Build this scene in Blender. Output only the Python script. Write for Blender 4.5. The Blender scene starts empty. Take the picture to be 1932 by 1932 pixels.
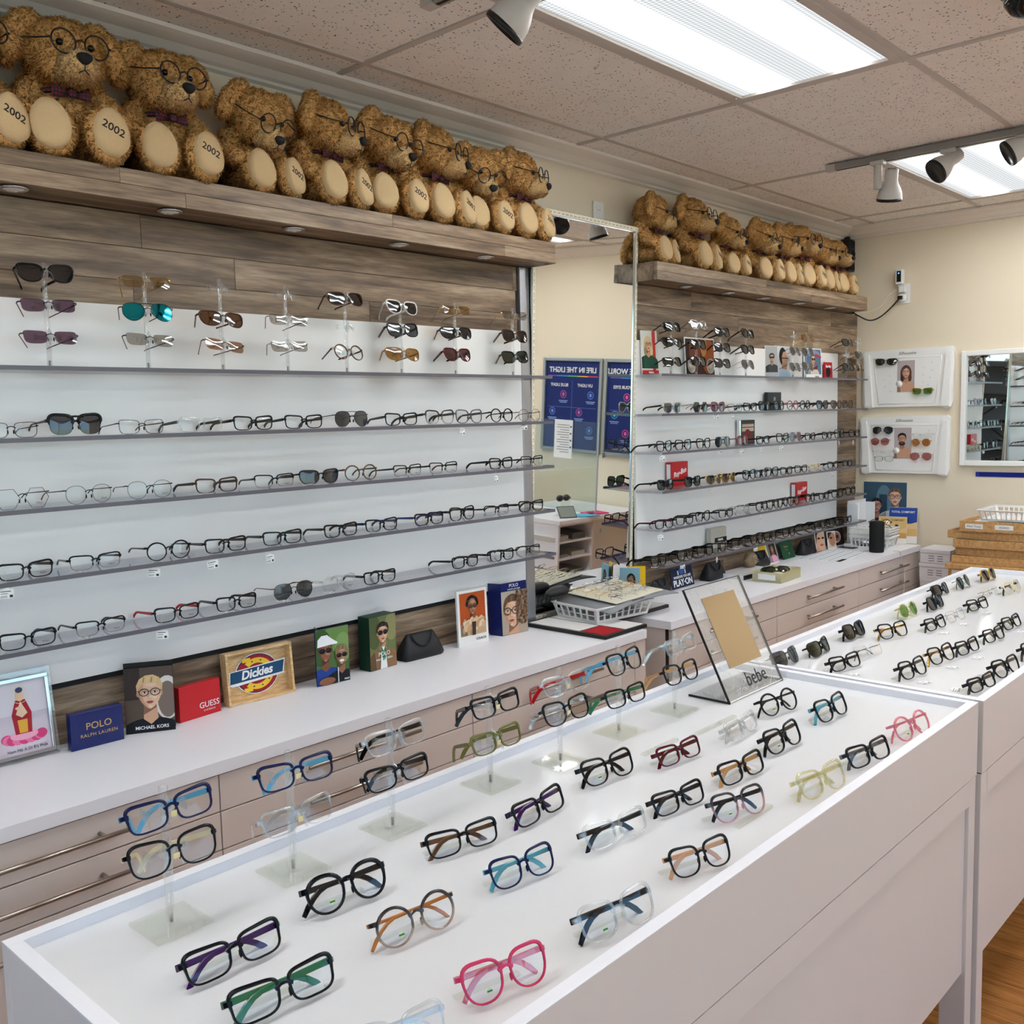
import bpy, bmesh, math, random
import numpy as np
from mathutils import Matrix, Vector
random.seed(7)
rng = np.random.RandomState(7)
SC = bpy.context.scene
COL = SC.collection
PI = math.pi

# ------------------------------------------------------------------ camera
cam_d = bpy.data.cameras.new('camera')
cam = bpy.data.objects.new('camera', cam_d)
COL.objects.link(cam)
cam_d.sensor_width = 36.0
cam_d.lens = 34.326
cam_d.clip_start = 0.02
_yaw, _pitch, _roll = 0.744814, -0.0992304, -0.024223      # 42.7 deg from the long wall, a little down
_f = Vector((math.cos(_yaw)*math.cos(_pitch), math.sin(_yaw)*math.cos(_pitch), math.sin(_pitch)))
_r = Vector((math.sin(_yaw), -math.cos(_yaw), 0))
_u = _r.cross(_f)
_r2 = math.cos(_roll)*_r + math.sin(_roll)*_u
_u2 = -math.sin(_roll)*_r + math.cos(_roll)*_u
cam.matrix_world = Matrix(((_r2.x, _u2.x, -_f.x, 0), (_r2.y, _u2.y, -_f.y, 0), (_r2.z, _u2.z, -_f.z, 1.6), (0, 0, 0, 1)))
SC.camera = cam

# ------------------------------------------------------------------ sky outside the shop window, exposure
wd = bpy.data.worlds.new('world'); SC.world = wd; wd.use_nodes = True
wn = wd.node_tree.nodes
sky = wn.new('ShaderNodeTexSky'); sky.sky_type = 'HOSEK_WILKIE'; sky.turbidity = 3.0
sky.sun_direction = Vector((0.55, 0.55, 0.75)).normalized()
wd.node_tree.links.new(sky.outputs[0], wn['Background'].inputs[0])
wn['Background'].inputs[1].default_value = 8.5
vs = SC.view_settings
vs.view_transform = 'Standard'; vs.look = 'None'; vs.gamma = 1.0; vs.use_curve_mapping = False
vs.exposure = 0.82
SC.cycles.transparent_max_bounces = 40
SC.cycles.max_bounces = 8
SC.cycles.sample_clamp_indirect = 6.0
SC.cycles.caustics_reflective = False
SC.cycles.caustics_refractive = False
# afternoon sun from behind the building: it lights the added ground, whose bounce fills the room
sun = bpy.data.lights.new('sun', 'SUN'); sun.energy = 7.0; sun.angle = .01; sun.color = (1,.96,.9)
suno = bpy.data.objects.new('sun', sun); COL.objects.link(suno)
suno.rotation_euler = Vector((-.55,-.55,-.75)).to_track_quat('-Z','Y').to_euler()
for nm, loc, rot, sx, sy in (('portal_side', (-2.46,-.35,1.42), (0,-PI/2,0), 2.15, 5.1), ('portal_front', (1.2,-3.16,1.42), (PI/2,0,0), 6.8, 2.15)):
    pl = bpy.data.lights.new(nm, 'AREA'); pl.shape = 'RECTANGLE'; pl.size = sx; pl.size_y = sy; pl.cycles.is_portal = True
    plo = bpy.data.objects.new(nm, pl); COL.objects.link(plo); plo.location = loc; plo.rotation_euler = rot
PANEL_LIGHT = 4.7        # ceiling panels

# ------------------------------------------------------------------ mesh helpers
class MB:
    """collects boxes, tubes, sweeps; build() links them as ONE mesh object"""
    def __init__(s): s.v = []; s.f = []; s.m = []; s.sm = []
    def add(s, vs, fs, mi=0, smooth=False):
        o = len(s.v); s.v += [tuple(p) for p in vs]
        for f in fs: s.f.append(tuple(i+o for i in f)); s.m.append(mi); s.sm.append(smooth)
        return s
    def box(s, x0, x1, y0, y1, z0, z1, mi=0):
        v = [(x0,y0,z0),(x1,y0,z0),(x1,y1,z0),(x0,y1,z0),(x0,y0,z1),(x1,y0,z1),(x1,y1,z1),(x0,y1,z1)]
        return s.add(v, [(0,3,2,1),(4,5,6,7),(0,1,5,4),(1,2,6,5),(2,3,7,6),(3,0,4,7)], mi)
    def bbox(s, x0, x1, y0, y1, z0, z1, b=0.002, mi=0):
        """box with all edges chamfered by b"""
        bm = bmesh.new(); bmesh.ops.create_cube(bm, size=1)
        for p in bm.verts: p.co = Vector(((x0+x1)/2+p.co.x*(x1-x0), (y0+y1)/2+p.co.y*(y1-y0), (z0+z1)/2+p.co.z*(z1-z0)))
        b = min(b, abs(x1-x0)*.45, abs(y1-y0)*.45, abs(z1-z0)*.45)
        bmesh.ops.bevel(bm, geom=bm.edges[:], offset=b, segments=2, profile=.5, affect='EDGES')
        return s.bm(bm, mi)
    def bm(s, bm, mi=0, smooth=False):
        bm.verts.index_update()
        s.add([p.co[:] for p in bm.verts], [[q.index for q in f.verts] for f in bm.faces], mi, smooth); bm.free(); return s
    def tube(s, pts, r, n=8, mi=0, caps=True, smooth=True, flat=1.0):
        """round tube along points; r is a number or one per point; flat squashes across the frame's second axis"""
        pts = [Vector(p) for p in pts]; k = len(pts)
        rr = r if isinstance(r, (list, tuple)) else [r]*k
        up = None; vs = []
        for i, p in enumerate(pts):
            t = (pts[min(i+1,k-1)]-pts[max(i-1,0)]).normalized()
            if up is None: up = Vector((0,0,1)) if abs(t.z) < .9 else Vector((1,0,0))
            a = t.cross(up)
            if a.length < 1e-6: a = t.orthogonal()
            a.normalize(); b = a.cross(t).normalized(); up = b
            for j in range(n):
                w = 2*PI*j/n; vs.append(p + a*(math.cos(w)*rr[i]*flat) + b*(math.sin(w)*rr[i]))
        fs = [(i*n+j, i*n+(j+1)%n, (i+1)*n+(j+1)%n, (i+1)*n+j) for i in range(k-1) for j in range(n)]
        if caps: fs += [tuple(range(n))[::-1], tuple((k-1)*n+j for j in range(n))]
        return s.add(vs, fs, mi, smooth)
    def rect_sweep(s, pts, ws, hs, mi=0, up=(0,0,1), bevel=.3):
        """flat bar with an octagonal section (half widths ws, half heights hs) along points"""
        pts = [Vector(p) for p in pts]; k = len(pts); U = Vector(up); vs = []; n = 8
        for i, p in enumerate(pts):
            t = (pts[min(i+1,k-1)]-pts[max(i-1,0)]).normalized()
            a = t.cross(U).normalized(); b = a.cross(t).normalized()
            w, h = ws[i], hs[i]; c = bevel*min(w, h)
            for x, y in ((w,h-c),(w-c,h),(c-w,h),(-w,h-c),(-w,c-h),(c-w,-h),(w-c,-h),(w,c-h)): vs.append(p+a*x+b*y)
        fs = [(i*n+j, (i+1)*n+j, (i+1)*n+(j+1)%n, i*n+(j+1)%n) for i in range(k-1) for j in range(n)]
        fs += [tuple(range(n)), tuple((k-1)*n+j for j in range(n))[::-1]]
        return s.add(vs, fs, mi, False)
    def lathe(s, prof, n=16, mi=0, mat=None, smooth=True):
        """profile of (radius, height) turned about z"""
        vs = []; M = mat or Matrix.Identity(4)
        for r, h in prof:
            for j in range(n): vs.append(M @ Vector((r*math.cos(2*PI*j/n), r*math.sin(2*PI*j/n), h)))
        k = len(prof)
        fs = [(i*n+j, i*n+(j+1)%n, (i+1)*n+(j+1)%n, (i+1)*n+j) for i in range(k-1) for j in range(n)]
        fs += [tuple(range(n))[::-1], tuple((k-1)*n+j for j in range(n))]
        return s.add(vs, fs, mi, smooth)
    def prism(s, poly, y0, y1, mi=0):
        """polygon given in (x,z), extruded along y"""
        n = len(poly); vs = [(x,y0,z) for x,z in poly]+[(x,y1,z) for x,z in poly]
        fs = [tuple(range(n)), tuple(range(n,2*n))[::-1]]+[(i,i+n,(i+1)%n+n,(i+1)%n) for i in range(n)]
        return s.add(vs, fs, mi)
    def ellip(s, c, r, n=14, mi=0, M=None):
        bm = bmesh.new(); bmesh.ops.create_uvsphere(bm, u_segments=n, v_segments=max(6,n//2+1), radius=1)
        for p in bm.verts:
            q = Vector((p.co.x*r[0], p.co.y*r[1], p.co.z*r[2]))
            if M: q = M @ q
            p.co = q+Vector(c)
        return s.bm(bm, mi, True)
    def mesh(s, name, mats):
        me = bpy.data.meshes.new(name); me.from_pydata(s.v, [], s.f)
        for m in (mats if isinstance(mats, (list, tuple)) else [mats]): me.materials.append(MAT(m))
        me.polygons.foreach_set('material_index', s.m); me.polygons.foreach_set('use_smooth', s.sm)
        me.update(); return me
    def build(s, name, mats, parent=None, loc=None, rot=None):
        return obj(name, s.mesh(name, mats), parent, loc, rot)

def obj(name, me, parent=None, loc=None, rot=None):
    o = bpy.data.objects.new(name, me); COL.objects.link(o)
    if parent is not None: o.parent = parent
    if loc: o.location = loc
    if rot: o.rotation_euler = rot
    return o
def tag(o, label=None, cat=None, group=None, kind=None):
    if label: o['label'] = label
    if cat: o['category'] = cat
    if group: o['group'] = group
    if kind: o['kind'] = kind
    return o
def thing(name, label, cat, loc=(0,0,0), rot=(0,0,0), group=None):
    o = bpy.data.objects.new(name, None); COL.objects.link(o)
    o.empty_display_size = .05
    o.location = loc; o.rotation_euler = rot
    return tag(o, label, cat, group)
def struct(name, mb, mats): return tag(mb.build(name, mats), kind='structure')
def copy_tree(o, parent=None):
    c = o.copy(); COL.objects.link(c)
    if parent is not None: c.parent = parent
    for ch in list(o.children): copy_tree(ch, c)
    return c
def text_mesh(txt, size, mat, depth=.0003, align='CENTER', shear=0, bold=0, space=1.0):
    key = ('txt', txt, size, mat, shear, bold, space, depth, align)
    if key in CACHE: return CACHE[key]
    cu = bpy.data.curves.new('lettering', 'FONT'); cu.body = txt; cu.size = size; cu.align_x = align; cu.align_y = 'CENTER'
    cu.extrude = depth; cu.shear = shear; cu.offset = bold; cu.space_character = space; cu.resolution_u = 3
    t = bpy.data.objects.new('lettering', cu); COL.objects.link(t)
    dg = bpy.context.evaluated_depsgraph_get(); dg.update()
    me = bpy.data.meshes.new_from_object(t.evaluated_get(dg)); me.materials.clear(); me.materials.append(MAT(mat))
    bpy.data.objects.remove(t); bpy.data.curves.remove(cu)
    CACHE[key] = me; return me
def lettering(txt, size, mat, parent, loc, rot=(PI/2,0,0), **k):
    """text standing upright, readable from -y"""
    return obj('lettering', text_mesh(txt, size, mat, **k), parent, loc, rot)
CACHE = {}
def smooth_path(P, n=6):
    P = [Vector(p) for p in P]; o = []
    for i in range(len(P)-1):
        a, b, c, d = P[max(i-1,0)], P[i], P[i+1], P[min(i+2,len(P)-1)]
        for k in range(n):
            t = k/n; o.append(.5*((2*b)+(c-a)*t+(2*a-5*b+4*c-d)*t*t+(3*b-a-3*c+d)*t**3))
    return o+[P[-1]]

# ------------------------------------------------------------------ materials
def lin(c):
    f = lambda x: x/12.92 if x <= .04045 else ((x+.055)/1.055)**2.4
    return tuple(f(x/255) for x in c)+(1,)
MATS = {}
def MAT(n):
    if not isinstance(n, str): return n
    if n in MATS: return MATS[n]
    if n.startswith('#'):                                   # plain matt print colour
        c = tuple(int(n[i:i+2], 16) for i in (1,3,5)); return pmat(n, c, .55, spec=.3)
    raise KeyError(n)
def newmat(name):
    m = bpy.data.materials.new(name); m.use_nodes = True; MATS[name] = m
    nt = m.node_tree; return m, nt, nt.nodes['Principled BSDF'], nt.nodes['Material Output']
def pmat(name, c, rough=.5, metal=0, spec=.5, coat=0, trans=0, ior=1.45, var=0, scale=8, bump=0, bscale=60):
    m, nt, b, o = newmat(name)
    b.inputs['Base Color'].default_value = lin(c); b.inputs['Roughness'].default_value = rough
    b.inputs['Metallic'].default_value = metal; b.inputs['Specular IOR Level'].default_value = spec
    b.inputs['Coat Weight'].default_value = coat; b.inputs['Transmission Weight'].default_value = trans
    b.inputs['IOR'].default_value = ior
    L = nt.links
    if var or bump:
        tc = nt.nodes.new('ShaderNodeTexCoord')
        if var:
            n = nt.nodes.new('ShaderNodeTexNoise'); n.inputs['Scale'].default_value = scale; n.inputs['Detail'].default_value = 5
            L.new(tc.outputs['Object'], n.inputs['Vector'])
            hs = nt.nodes.new('ShaderNodeHueSaturation'); hs.inputs['Color'].default_value = lin(c)
            mr = nt.nodes.new('ShaderNodeMapRange'); mr.inputs['To Min'].default_value = 1-var; mr.inputs['To Max'].default_value = 1+var
            L.new(n.outputs[0], mr.inputs[0]); L.new(mr.outputs[0], hs.inputs['Value']); L.new(hs.outputs[0], b.inputs['Base Color'])
        if bump:
            n2 = nt.nodes.new('ShaderNodeTexNoise'); n2.inputs['Scale'].default_value = bscale; n2.inputs['Detail'].default_value = 4
            L.new(tc.outputs['Object'], n2.inputs['Vector'])
            bp = nt.nodes.new('ShaderNodeBump'); bp.inputs['Strength'].default_value = bump; bp.inputs['Distance'].default_value = .002
            L.new(n2.outputs[0], bp.inputs['Height']); L.new(bp.outputs[0], b.inputs['Normal'])
    return m
def thin(name, tint, refl=.06, edge=.5, rough=.02, haze=0, hazec=(255,255,255)):
    """thin clear sheet (acrylic, lens, glass): tinted see-through plus a Fresnel reflection"""
    m, nt, b, o = newmat(name); L = nt.links; nt.nodes.remove(b)
    t = nt.nodes.new('ShaderNodeBsdfTransparent'); t.inputs[0].default_value = lin(tint)
    g = nt.nodes.new('ShaderNodeBsdfGlossy'); g.inputs['Roughness'].default_value = rough; g.inputs[0].default_value = (1,1,1,1)
    lw = nt.nodes.new('ShaderNodeLayerWeight'); lw.inputs[0].default_value = .5      # 1 - |cos|, the same from both sides
    pw = nt.nodes.new('ShaderNodeMath'); pw.operation = 'POWER'; pw.inputs[1].default_value = 4
    L.new(lw.outputs['Facing'], pw.inputs[0])
    mr = nt.nodes.new('ShaderNodeMapRange'); mr.inputs['To Min'].default_value = refl; mr.inputs['To Max'].default_value = edge
    L.new(pw.outputs[0], mr.inputs[0])
    mx = nt.nodes.new('ShaderNodeMixShader'); L.new(mr.outputs[0], mx.inputs[0])
    src = t
    if haze:
        d = nt.nodes.new('ShaderNodeBsdfDiffuse'); d.inputs[0].default_value = lin(hazec)
        mh = nt.nodes.new('ShaderNodeMixShader'); mh.inputs[0].default_value = haze
        L.new(t.outputs[0], mh.inputs[1]); L.new(d.outputs[0], mh.inputs[2]); src = mh
    L.new(src.outputs[0], mx.inputs[1]); L.new(g.outputs[0], mx.inputs[2]); L.new(mx.outputs[0], o.inputs[0])
    return m
def wood(name, c1, c2, c3, gs=(1.2, 14, 14), rough=.45, var=.25):
    """board: grain runs along local x; every board shifts the grain and its tone by its own random number"""
    m, nt, b, o = newmat(name); L = nt.links; N = nt.nodes
    tc = N.new('ShaderNodeTexCoord'); oi = N.new('ShaderNodeObjectInfo')
    cm = N.new('ShaderNodeVectorMath'); cm.operation = 'SCALE'; cm.inputs['Scale'].default_value = 37
    cx = N.new('ShaderNodeCombineXYZ')
    for i in range(3): L.new(oi.outputs['Random'], cx.inputs[i])
    L.new(cx.outputs[0], cm.inputs[0])
    ad = N.new('ShaderNodeVectorMath'); L.new(tc.outputs['Object'], ad.inputs[0]); L.new(cm.outputs[0], ad.inputs[1])
    mp = N.new('ShaderNodeMapping'); mp.inputs['Scale'].default_value = gs; L.new(ad.outputs[0], mp.inputs[0])
    n1 = N.new('ShaderNodeTexNoise'); n1.inputs['Scale'].default_value = 2.2; n1.inputs['Detail'].default_value = 6; n1.inputs['Distortion'].default_value = .6
    n2 = N.new('ShaderNodeTexNoise'); n2.inputs['Scale'].default_value = 14; n2.inputs['Detail'].default_value = 4
    L.new(mp.outputs[0], n1.inputs[0]); L.new(mp.outputs[0], n2.inputs[0])
    r = N.new('ShaderNodeValToRGB'); e = r.color_ramp.elements
    e[0].position = .28; e[0].color = lin(c1); e[1].position = .72; e[1].color = lin(c3)
    k = e.new(.5); k.color = lin(c2); L.new(n1.outputs[0], r.inputs[0])
    mr = N.new('ShaderNodeMapRange'); mr.inputs['From Min'].default_value = .35; mr.inputs['From Max'].default_value = .65
    mr.inputs['To Min'].default_value = .72; mr.inputs['To Max'].default_value = 1.12; L.new(n2.outputs[0], mr.inputs[0])
    mo = N.new('ShaderNodeMapRange'); mo.inputs['To Min'].default_value = 1-var; mo.inputs['To Max'].default_value = 1+var; L.new(oi.outputs['Random'], mo.inputs[0])
    mm = N.new('ShaderNodeMath'); mm.operation = 'MULTIPLY'; L.new(mr.outputs[0], mm.inputs[0]); L.new(mo.outputs[0], mm.inputs[1])
    hs = N.new('ShaderNodeHueSaturation'); L.new(r.outputs[0], hs.inputs['Color']); L.new(mm.outputs[0], hs.inputs['Value'])
    L.new(hs.outputs[0], b.inputs['Base Color']); b.inputs['Roughness'].default_value = rough
    bp = N.new('ShaderNodeBump'); bp.inputs['Strength'].default_value = .25; bp.inputs['Distance'].default_value = .001
    L.new(n2.outputs[0], bp.inputs['Height']); L.new(bp.outputs[0], b.inputs['Normal'])
    return m
def fade(name, top, bottom_mat_tint, lo=.35, hi=.75):
    """acetate that runs from an opaque colour at the top to clear at the bottom"""
    m, nt, b, o = newmat(name); L = nt.links; N = nt.nodes
    b.inputs['Base Color'].default_value = lin(top); b.inputs['Roughness'].default_value = .12
    tc = N.new('ShaderNodeTexCoord'); sx = N.new('ShaderNodeSeparateXYZ'); L.new(tc.outputs['Generated'], sx.inputs[0])
    mr = N.new('ShaderNodeMapRange'); mr.inputs['From Min'].default_value = lo; mr.inputs['From Max'].default_value = hi; L.new(sx.outputs['Z'], mr.inputs[0])
    t = N.new('ShaderNodeBsdfTransparent'); t.inputs[0].default_value = lin(bottom_mat_tint)
    g = N.new('ShaderNodeBsdfGlossy'); g.inputs['Roughness'].default_value = .08
    m1 = N.new('ShaderNodeMixShader'); m1.inputs[0].default_value = .2; L.new(t.outputs[0], m1.inputs[1]); L.new(g.outputs[0], m1.inputs[2])
    mx = N.new('ShaderNodeMixShader'); L.new(mr.outputs[0], mx.inputs[0]); L.new(m1.outputs[0], mx.inputs[1]); L.new(b.outputs[0], mx.inputs[2])
    L.new(mx.outputs[0], o.inputs[0]); return m

# setting
pmat("wall", (228,214,190), .75, var=.03, scale=1.5, bump=.12, bscale=300)
pmat('trim', (236,228,218), .35)
pmat('tbar', (196,188,180), .5)
pmat('grey_metal', (150,148,146), .35, metal=.6)
pmat('silver', (176,178,184), .3, metal=.85)
pmat('chrome', (225,225,228), .12, metal=1)
pmat('steel', (168,160,152), .28, metal=1)
pmat('dark_gap', (22,20,20), .8)
pmat('laminate', (240,239,243), .32, spec=.45)
pmat('laminate_front', (214,202,195), .42, spec=.4)  # the white laminate again, darkened and warmed as if by floor bounce
pmat('white_gloss', (224,224,225), .12, spec=.5)
pmat('white_panel', (238,235,231), .16, spec=.55, var=.02, scale=2)
pmat('white_plastic', (236,234,230), .4)
pmat('spot_white', (200,196,190), .42)
pmat('black_plastic', (14,14,15), .35)
pmat('rubber', (12,12,12), .8)
pmat('mirror', (238,240,238), .015, metal=1)
pmat('bronze_mirror', (192,176,150), .04, metal=1)
pmat('paper', (238,238,236), .6)
pmat('ivory', (232,226,204), .5, var=.06, scale=120)
pmat('cardboard_white', (226,224,226), .6)
pmat('navy_box', (18,32,96), .25, spec=.5)
pmat('red_box', (192,22,32), .3)
pmat('red_felt', (170,12,22), .9, bump=.4, bscale=400)
pmat('black_leather', (16,17,22), .5, bump=.3, bscale=500)
pmat('cord_white', (226,216,198), .5)
pmat('gold_ink', (214,178,108), .3, metal=.7)
pmat('white_ink', (244,244,244), .5)
pmat('black_ink', (18,18,20), .5)
pmat('stone', (132,112,84), .55, var=.3, scale=30, bump=.4, bscale=60)
wood('rustic_wood', (70,54,42), (138,114,90), (178,156,130), gs=(1.0,11,11), var=.2)
wood('oak', (150,92,44), (186,122,64), (206,146,84), gs=(1.3,22,22), rough=.3, var=.18)
wood('tray_wood', (176,128,74), (202,156,98), (216,174,118), gs=(2,30,30), rough=.5, var=.06)
wood('pine', (206,164,108), (224,186,132), (236,204,156), gs=(2.5,20,20), rough=.5, var=.04)
thin('shelf_acrylic', (236,238,242), .05, .6)
pmat('shelf_edge', (96,93,100), .3)
thin('acrylic', (251,252,252), .08, .9, haze=.06)
thin('acrylic_tint', (252,253,250), .025, .6, haze=.03, hazec=(250,250,244))
thin('glass', (236,242,240), .05, .6)
thin('clear_plastic_box', (236,232,200), .06, .5, haze=.3, hazec=(240,236,206))
# acetates and metals of the spectacles
for n, c in dict(black=(10,10,12), navy=(16,22,66), purple=(58,14,86), green=(38,112,66), orange=(186,112,44), teal=(84,156,170), lightblue=(96,172,206),
                 brown=(74,44,26), pink=(206,52,92), maroon=(84,12,24), red=(186,28,36), tan=(196,148,92), peach=(212,160,122), cream=(226,208,168),
                 olive=(106,104,48), blue=(24,44,112), white=(228,222,214), rose=(150,82,86), amber=(150,104,40)).items():
    pmat('ac_'+n, c, .14, spec=.3)
pmat('ac_silver', (190,190,192), .2, metal=1); pmat('ac_gold', (206,166,92), .22, metal=1)
pmat('ac_tort', (96,62,34), .13, var=.75, scale=90)
thin('ac_clear', (238,240,240), .14, .85, rough=.06, haze=.05); thin('ac_clearyellow', (240,236,206), .14, .85, rough=.06, haze=.06, hazec=(240,232,190))
thin('ac_greyclear', (150,152,160), .12, .8, rough=.06, haze=.1, hazec=(160,160,166)); thin('ac_pinkclear', (240,168,180), .12, .8, rough=.06, haze=.22, hazec=(238,150,170))
thin('ac_smoke', (90,96,96), .1, .7, rough=.05)
fade('ac_fade', (14,14,16), (220,220,220)); fade('ac_fadebrown', (40,24,16), (214,196,180)); fade('ac_fademaroon', (30,10,18), (232,196,206), .45, .9)
for n, c, r in (('clear',(247,247,246),.05),('gray',(70,76,82),.08),('dark',(22,22,26),.09),('green',(44,58,40),.08),('greenlens',(96,150,40),.08),('brown',(96,58,24),.09),('purple',(110,84,104),.08),
                ('smoke',(176,172,164),.1),('amberlight',(206,176,120),.12),('amberlens',(168,122,58),.1),('brownlight',(176,134,104),.08),('maroonlens',(92,46,44),.09),
                ('rose',(196,130,122),.08),('blue',(30,44,84),.1),('orange',(206,138,50),.08)):
    thin('lens_'+n, c, r, .75)
pmat('lens_teal', (40,170,186), .06, metal=1); pmat('lens_mirror', (214,214,216), .05, metal=1)
pmat('sticker', (196,206,160), .5); pmat('sticker_yellow', (238,216,158), .6)
# plush
pmat('fur_skin', (216,168,108), .95, spec=.1, var=.25, scale=40)
pmat('fur_muzzle', (226,188,132), .95, spec=.1)
pmat('suede', (204,176,134), .9, spec=.1, var=.06, scale=120, bump=.3, bscale=600)
pmat('nose', (8,8,9), .7); pmat('eye', (8,7,7), .08); pmat('wire_black', (12,12,13), .35)
def fur_mat(name, c1, c2):
    m, nt, b, o = newmat(name); L = nt.links; N = nt.nodes
    tc = N.new('ShaderNodeTexCoord'); n = N.new('ShaderNodeTexNoise'); n.inputs['Scale'].default_value = 55; n.inputs['Detail'].default_value = 3
    L.new(tc.outputs['Object'], n.inputs[0]); r = N.new('ShaderNodeValToRGB'); r.color_ramp.elements[0].position = .35; r.color_ramp.elements[1].position = .68
    r.color_ramp.elements[0].color = lin(c1); r.color_ramp.elements[1].color = lin(c2); L.new(n.outputs[0], r.inputs[0]); L.new(r.outputs[0], b.inputs['Base Color'])
    b.inputs['Roughness'].default_value = .9; b.inputs['Specular IOR Level'].default_value = .15
    tr = N.new('ShaderNodeBsdfTranslucent'); L.new(r.outputs[0], tr.inputs[0]); mx = N.new('ShaderNodeMixShader'); mx.inputs[0].default_value = .4
    L.new(b.outputs[0], mx.inputs[1]); L.new(tr.outputs[0], mx.inputs[2]); L.new(mx.outputs[0], o.inputs[0]); return m
fur_mat('fur', (218,168,100), (252,218,152)); fur_mat('fur_light', (228,192,138), (250,228,184))
def plaid(name):
    m, nt, b, o = newmat(name); L = nt.links; N = nt.nodes
    tc = N.new('ShaderNodeTexCoord'); w1 = N.new('ShaderNodeTexWave'); w1.inputs['Scale'].default_value = 40; w2 = N.new('ShaderNodeTexWave'); w2.inputs['Scale'].default_value = 40; w2.bands_direction = 'Z'
    L.new(tc.outputs['Object'], w1.inputs[0]); L.new(tc.outputs['Object'], w2.inputs[0])
    mx = N.new('ShaderNodeMath'); mx.operation = 'MULTIPLY'; L.new(w1.outputs[1], mx.inputs[0]); L.new(w2.outputs[1], mx.inputs[1])
    r = N.new('ShaderNodeValToRGB'); r.color_ramp.elements[0].color = lin((22,24,40)); r.color_ramp.elements[1].color = lin((124,18,24)); r.color_ramp.elements[0].position = .1; r.color_ramp.elements[1].position = .45
    L.new(mx.outputs[0], r.inputs[0]); L.new(r.outputs[0], b.inputs['Base Color']); b.inputs['Roughness'].default_value = .8
plaid('plaid')
def ceiling_tile():
    m, nt, b, o = newmat('ceiling_tile'); L = nt.links; N = nt.nodes
    tc = N.new('ShaderNodeTexCoord'); oi = N.new('ShaderNodeObjectInfo')
    cx = N.new('ShaderNodeCombineXYZ'); mu = N.new('ShaderNodeMath'); mu.operation = 'MULTIPLY'; mu.inputs[1].default_value = 53
    L.new(oi.outputs['Random'], mu.inputs[0]); L.new(mu.outputs[0], cx.inputs[0]); L.new(mu.outputs[0], cx.inputs[1])
    ad = N.new('ShaderNodeVectorMath'); L.new(tc.outputs['Object'], ad.inputs[0]); L.new(cx.outputs[0], ad.inputs[1])
    v = N.new('ShaderNodeTexVoronoi'); v.inputs['Scale'].default_value = 95; L.new(ad.outputs[0], v.inputs['Vector'])
    nz = N.new('ShaderNodeTexNoise'); nz.inputs['Scale'].default_value = 260; nz.inputs['Detail'].default_value = 2; L.new(ad.outputs[0], nz.inputs[0])
    n2 = N.new('ShaderNodeTexNoise'); n2.inputs['Scale'].default_value = 9; L.new(ad.outputs[0], n2.inputs[0])
    sc = N.new('ShaderNodeSeparateColor'); L.new(v.outputs['Color'], sc.inputs[0])
    # hole radius varies from pit to pit; a noise breaks the round outline
    a = N.new('ShaderNodeMath'); a.operation = 'MULTIPLY_ADD'; a.inputs[1].default_value = .40; a.inputs[2].default_value = .02; L.new(sc.outputs[0], a.inputs[0])
    b2 = N.new('ShaderNodeMath'); b2.operation = 'MULTIPLY_ADD'; b2.inputs[1].default_value = .5; L.new(nz.outputs[0], b2.inputs[0]); L.new(v.outputs['Distance'], b2.inputs[2])
    s1 = N.new('ShaderNodeMath'); s1.operation = 'SUBTRACT'; L.new(b2.outputs[0], s1.inputs[0]); L.new(a.outputs[0], s1.inputs[1])
    mr = N.new('ShaderNodeMapRange'); mr.inputs['From Min'].default_value = .1; mr.inputs['From Max'].default_value = .17; L.new(s1.outputs[0], mr.inputs[0])
    r = N.new('ShaderNodeMixRGB'); r.inputs[1].default_value = lin((96,84,74)); r.inputs[2].default_value = lin((246,242,236)); L.new(mr.outputs[0], r.inputs[0])
    hs = N.new('ShaderNodeHueSaturation'); m2 = N.new('ShaderNodeMapRange'); m2.inputs['To Min'].default_value = .93; m2.inputs['To Max'].default_value = 1.05
    L.new(n2.outputs[0], m2.inputs[0]); L.new(m2.outputs[0], hs.inputs['Value']); L.new(r.outputs[0], hs.inputs['Color']); L.new(hs.outputs[0], b.inputs['Base Color'])
    b.inputs['Roughness'].default_value = .95; b.inputs['Specular IOR Level'].default_value = .1
    bp = N.new('ShaderNodeBump'); bp.inputs['Strength'].default_value = .6; bp.inputs['Distance'].default_value = .002; L.new(mr.outputs[0], bp.inputs['Height']); L.new(bp.outputs[0], b.inputs['Normal'])
ceiling_tile()
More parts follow.
